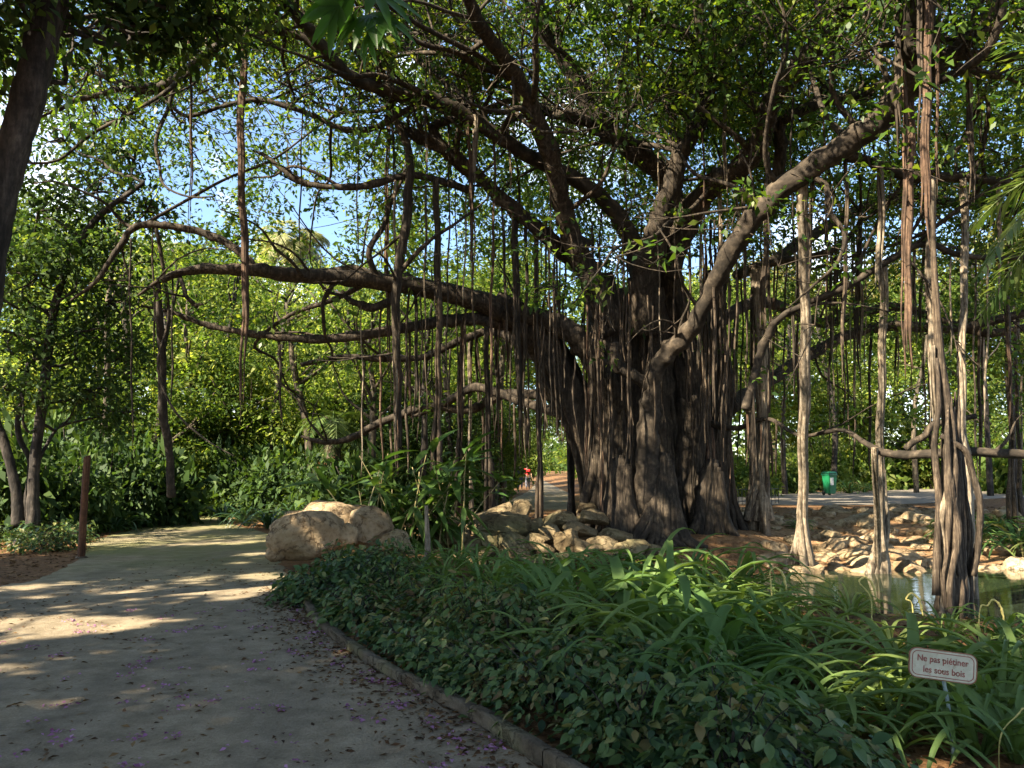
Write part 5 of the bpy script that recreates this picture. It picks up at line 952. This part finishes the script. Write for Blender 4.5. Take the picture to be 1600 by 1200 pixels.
m, nt, b = nmat('sign_enamel'); n1 = noise(nt, 9, 6, .65); n2 = noise(nt, 26, 5, .7); r1 = ramp(nt, [(.3, (.30, .29, .21)), (.7, (.50, .48, .37))]); nt.links.new(n1.outputs['Fac'], r1.inputs['Fac'])
r2 = ramp(nt, [(.58, (0, 0, 0)), (.68, (.85, .85, .85))]); nt.links.new(n2.outputs['Fac'], r2.inputs['Fac']); c = mixc(nt, r2.outputs['Color'], r1.outputs['Color'], (.22, .15, .09)); nt.links.new(c, b.inputs['Base Color']); b.inputs['Roughness'].default_value = .5; M['sign_white'] = m; M['sign_red'] = plain('sign_red', (.21, .06, .045), .55, .45, 30, .1, .001); M['rust'] = plain('rust', (.20, .09, .05), .85, .4, 30, .5, .002); M['sign_post'] = plain('galvanised', (.20, .26, .25), .5, .35, 20, .2, .001, .3)
sb = PZ(1489, 1185, 0); sign = empty('warning_sign', (sb[0], sb[1], 0), 'small white enamel sign with red French lettering on a thin metal post', 'sign')
SW, SH, ST = .352, .155, .006
def rrect(w, h, r, n=6):
    o = []
    for cx, cy_, a0 in ((w/2-r, h/2-r, 0), (-w/2+r, h/2-r, 90), (-w/2+r, -h/2+r, 180), (w/2-r, -h/2+r, 270)):
        for k in range(n): a = R(a0 + 90*k/(n-1)); o.append((cx + r*math.cos(a), cy_ + r*math.sin(a)))
    return o
def slab(name, outer, t0, t1, mat, par, inner=None):
    bm = bmesh.new()
    if inner is None:
        a = [bm.verts.new((x, t0, z)) for x, z in outer]; b_ = [bm.verts.new((x, t1, z)) for x, z in outer]; bm.faces.new(a); bm.faces.new(b_[::-1]); n = len(a)
        for i in range(n): bm.faces.new((a[i], b_[i], b_[(i+1) % n], a[(i+1) % n]))
    else:
        n = len(outer); A = [[bm.verts.new((x, t, z)) for x, z in ring] for ring in (outer, inner) for t in (t0, t1)]
        for i in range(n):
            j = (i+1) % n
            for p, q in ((0, 2), (2, 3), (3, 1), (1, 0)): bm.faces.new((A[p][i], A[p][j], A[q][j], A[q][i]))
    bmesh.ops.recalc_face_normals(bm, faces=bm.faces); me = bpy.data.meshes.new(name); bm.to_mesh(me); bm.free(); return link(name, me, mat, par)
plate = slab('plate', rrect(SW, SH, .04), -ST/2, ST/2, M['sign_white'], sign)
pcen = P(1473, 1040, sb[1]-.03); plate.location = pcen - np.array(sign.location); plate.rotation_euler = (R(-4), R(6.5), R(-6))
o = slab('rim', rrect(SW+.006, SH+.006, .042), -ST/2-.0025, ST/2+.0025, M['rust'], plate, rrect(SW-.004, SH-.004, .038))
o = slab('border', rrect(SW-.026, SH-.024, .03), -ST/2-.0012, -ST/2+.001, M['sign_red'], plate, rrect(SW-.034, SH-.032, .027))
for txt, dz, dx in (('Ne pas piétiner', .026, -.003), ('les sous bois', -.031, .006)):
    cu = bpy.data.curves.new('lettering', 'FONT'); cu.body = txt; cu.size = .049; cu.align_x = 'CENTER'; cu.align_y = 'CENTER'; cu.extrude = .0006; cu.offset = .0007; cu.space_character = 1.02
    to = bpy.data.objects.new('lettering', cu); COL.objects.link(to); bpy.context.view_layer.update()
    me = bpy.data.meshes.new_from_object(to.evaluated_get(bpy.context.evaluated_depsgraph_get())); bpy.data.objects.remove(to); me.materials.clear(); me.materials.append(M['sign_red'])
    lo = link('lettering', me, None, plate); lo.location = (dx, -ST/2-.0016, dz); lo.rotation_euler = (R(90), 0, 0); lo.scale = (.86, 1, 1)
q = np.array([[sb[0], sb[1], -.15], [sb[0]-.003, sb[1], .2], [pcen[0], sb[1]+.002, pcen[2]+.03]]); build('post', *tube(q, np.array([.011, .0105, .0105]), 8, 14), M['sign_post'], sign, True)
for dz in (-.03, .03):
    V, F = tube(np.array([[0, -.006, dz], [0, -.004, dz]]), np.array([.005, .005]), 8, 2); lo = link('rivet', fast_mesh('rivet', V, F), M['rust'], plate)

M['bin'] = plain('bin_plastic', (.006, .115, .045), .4, .12, 5, .05, .002, spec=.5); M['bin_dark'] = plain('bin_lid_plastic', (.005, .08, .04), .4, .12, 5, .05, .002, spec=.5); M['rubber'] = plain('rubber', (.02, .02, .02), .8); M['paper'] = plain('bin_notice', (.5, .5, .47), .7, .3, 12, .05)
bb = PZ(1297, 774, .3); by0 = float(bb[1])
bn = empty('wheelie_bin', (bb[0], bb[1], .312), 'green plastic wheeled bin with a pale notice beside the far path', 'bin'); bn.rotation_euler = (0, 0, R(24)); bn.scale = (.78, .78, 1.02)
def frustum(name, w0, d0, w1, d1, z0, z1, mat, par, bev=.03):
    bm = bmesh.new(); vs = [bm.verts.new((sx*w/2, sy*dd/2, z)) for z, w, dd in ((z0, w0, d0), (z1, w1, d1)) for sx, sy in ((-1, -1), (1, -1), (1, 1), (-1, 1))]
    for f in ((3, 2, 1, 0), (4, 5, 6, 7), (0, 1, 5, 4), (1, 2, 6, 5), (2, 3, 7, 6), (3, 0, 4, 7)): bm.faces.new([vs[i] for i in f])
    bmesh.ops.bevel(bm, geom=list(bm.edges), offset=bev, segments=2, affect='EDGES'); me = bpy.data.meshes.new(name); bm.to_mesh(me); bm.free(); return link(name, me, mat, par)
frustum('body', .44, .44, .56, .58, .06, .86, M['bin'], bn); frustum('rim', .61, .63, .61, .63, .83, .89, M['bin_dark'], bn, .015)
frustum('lid', .62, .64, .50, .56, .90, .99, M['bin_dark'], bn); frustum('notice', .22, .008, .24, .008, .42, .74, M['paper'], bn, .002).location = (-.1, -.275, 0)
for sx in (-1, 1):
    V, F = tube(np.array([[sx*.17, .24, .1], [sx*.25, .24, .1]]), np.array([.1, .1]), 14, 2); link('wheel', fast_mesh('wheel', V, F), M['rubber'], bn)
V, F = tube(np.array([[-.24, .36, .9], [.24, .36, .9]]), np.array([.018, .018]), 8, 2); link('handle', fast_mesh('handle', V, F), M['bin_dark'], bn)

M['iron'] = plain('iron', (.03, .03, .032), .6)
fe = empty('iron_fence', (*P(1165, 726, 26)[:2], .3), 'low black iron picket fence at the path behind the banyan trunk', 'fence'); f0 = np.array(P(1122, 726, 26)); f1 = np.array(P(1215, 726, 27.5)); f0[2] = f1[2] = .3
for zz in (.12, .5):
    V, F = tube(np.array([f0+[0, 0, zz], f1+[0, 0, zz]]), np.array([.012, .012]), 6, 2); build('rail', V, F, M['iron'], fe)
for k in range(17):
    c = f0 + (f1-f0)*k/16; V, F = tube(np.array([c+[0, .012, -.1], c+[0, .012, .54], c+[0, .012, .6]]), np.array([.009, .009, .002]), 6, 4); build('picket', V, F, M['iron'], fe)

# ------------------------------------------------------------------ two walkers on the middle path
def skin_mesh(name, joints, edges, mat, par, sub=2):
    me = bpy.data.meshes.new(name); me.from_pydata([j[0] for j in joints], edges, []); o = bpy.data.objects.new(name, me); COL.objects.link(o)
    o.modifiers.new('s', 'SKIN'); o.modifiers.new('u', 'SUBSURF').levels = sub
    for v, j in zip(me.skin_vertices[0].data, joints): v.radius = j[1] if isinstance(j[1], tuple) else (j[1], j[1])
    me.skin_vertices[0].data[0].use_root = True
    bpy.context.view_layer.update(); m2_ = bpy.data.meshes.new_from_object(o.evaluated_get(bpy.context.evaluated_depsgraph_get())); bpy.data.objects.remove(o); m2_.materials.clear(); m2_.materials.append(mat)
    for p_ in m2_.polygons: p_.use_smooth = True
    return link(name, m2_, None, par)
M['skin'] = plain('skin', (.36, .21, .14), .6, .08, 6, 0); M['hair'] = plain('hair', (.02, .014, .01), .6, .2, 30)
def person(loc, rot, h, shirt, legs, label):
    t = empty('person', loc, label, 'person'); t.rotation_euler = (0, 0, rot); t.scale = (h/1.72,)*3
    J = [((0, 0, .95), .12), ((0, 0, 1.15), .12), ((0, 0, 1.38), (.13, .1)), ((0, 0, 1.48), .055), ((0, .01, 1.56), .07), ((0, .015, 1.66), .08),
         ((.17, 0, 1.40), .055), ((.24, .02, 1.14), .04), ((.26, -.06, .92), .032), ((.27, -.08, .83), .03), ((-.17, 0, 1.40), .055), ((-.24, -.02, 1.14), .04), ((-.26, .06, .92), .032), ((-.27, .08, .83), .03),
         ((.09, 0, .86), .085), ((.10, .10, .48), .058), ((.10, .02, .09), .04), ((.10, .16, .04), .036), ((-.09, 0, .86), .085), ((-.10, -.06, .48), .058), ((-.10, -.22, .12), .04), ((-.10, -.10, .04), .036)]
    E = [(0, 1), (1, 2), (2, 3), (3, 4), (4, 5), (2, 6), (6, 7), (7, 8), (8, 9), (2, 10), (10, 11), (11, 12), (12, 13), (0, 14), (14, 15), (15, 16), (16, 17), (0, 18), (18, 19), (19, 20), (20, 21)]
    skin_mesh('body', J, E, M['skin'], t)
    skin_mesh('shirt', [((0, 0, .90), (.16, .13)), ((0, 0, 1.15), (.155, .13)), ((0, 0, 1.37), (.165, .125)), ((.18, 0, 1.40), .075), ((.235, .015, 1.18), .062), ((-.18, 0, 1.40), .075), ((-.235, -.015, 1.18), .062)], [(0, 1), (1, 2), (2, 3), (3, 4), (2, 5), (5, 6)], shirt, t)
    skin_mesh('trousers', [((0, 0, .93), (.14, .12)), ((.09, 0, .84), .105), ((.10, .10, .48), .078), ((.10, .03, .12), .062), ((-.09, 0, .84), .105), ((-.10, -.06, .48), .078), ((-.10, -.20, .14), .062)], [(0, 1), (1, 2), (2, 3), (0, 4), (4, 5), (5, 6)], legs, t)
    skin_mesh('hair', [((0, -.02, 1.60), .085), ((0, -.012, 1.68), .092), ((0, 0, 1.71), .07)], [(0, 1), (1, 2)], M['hair'], t); return t
w1 = P(822, 726, 52); w2 = P(813, 726, 53)
M['shirt_red'] = plain('red_cloth', (.55, .02, .025), .8, .12, 10); M['shirt_navy'] = plain('navy_cloth', (.02, .025, .06), .8, .15, 10); M['trouser_a'] = plain('grey_cloth', (.16, .16, .19), .8, .2, 10); M['trouser_b'] = plain('blue_denim', (.06, .09, .16), .8, .2, 10)
person((w1[0]+.1, w1[1], .006), .1, 1.62, M['shirt_red'], M['trouser_a'], 'person in a red top walking away along the middle path')
person((w2[0], w2[1], 0), -.1, 1.6, M['shirt_navy'], M['trouser_b'], 'person in a dark navy top walking beside the one in red')
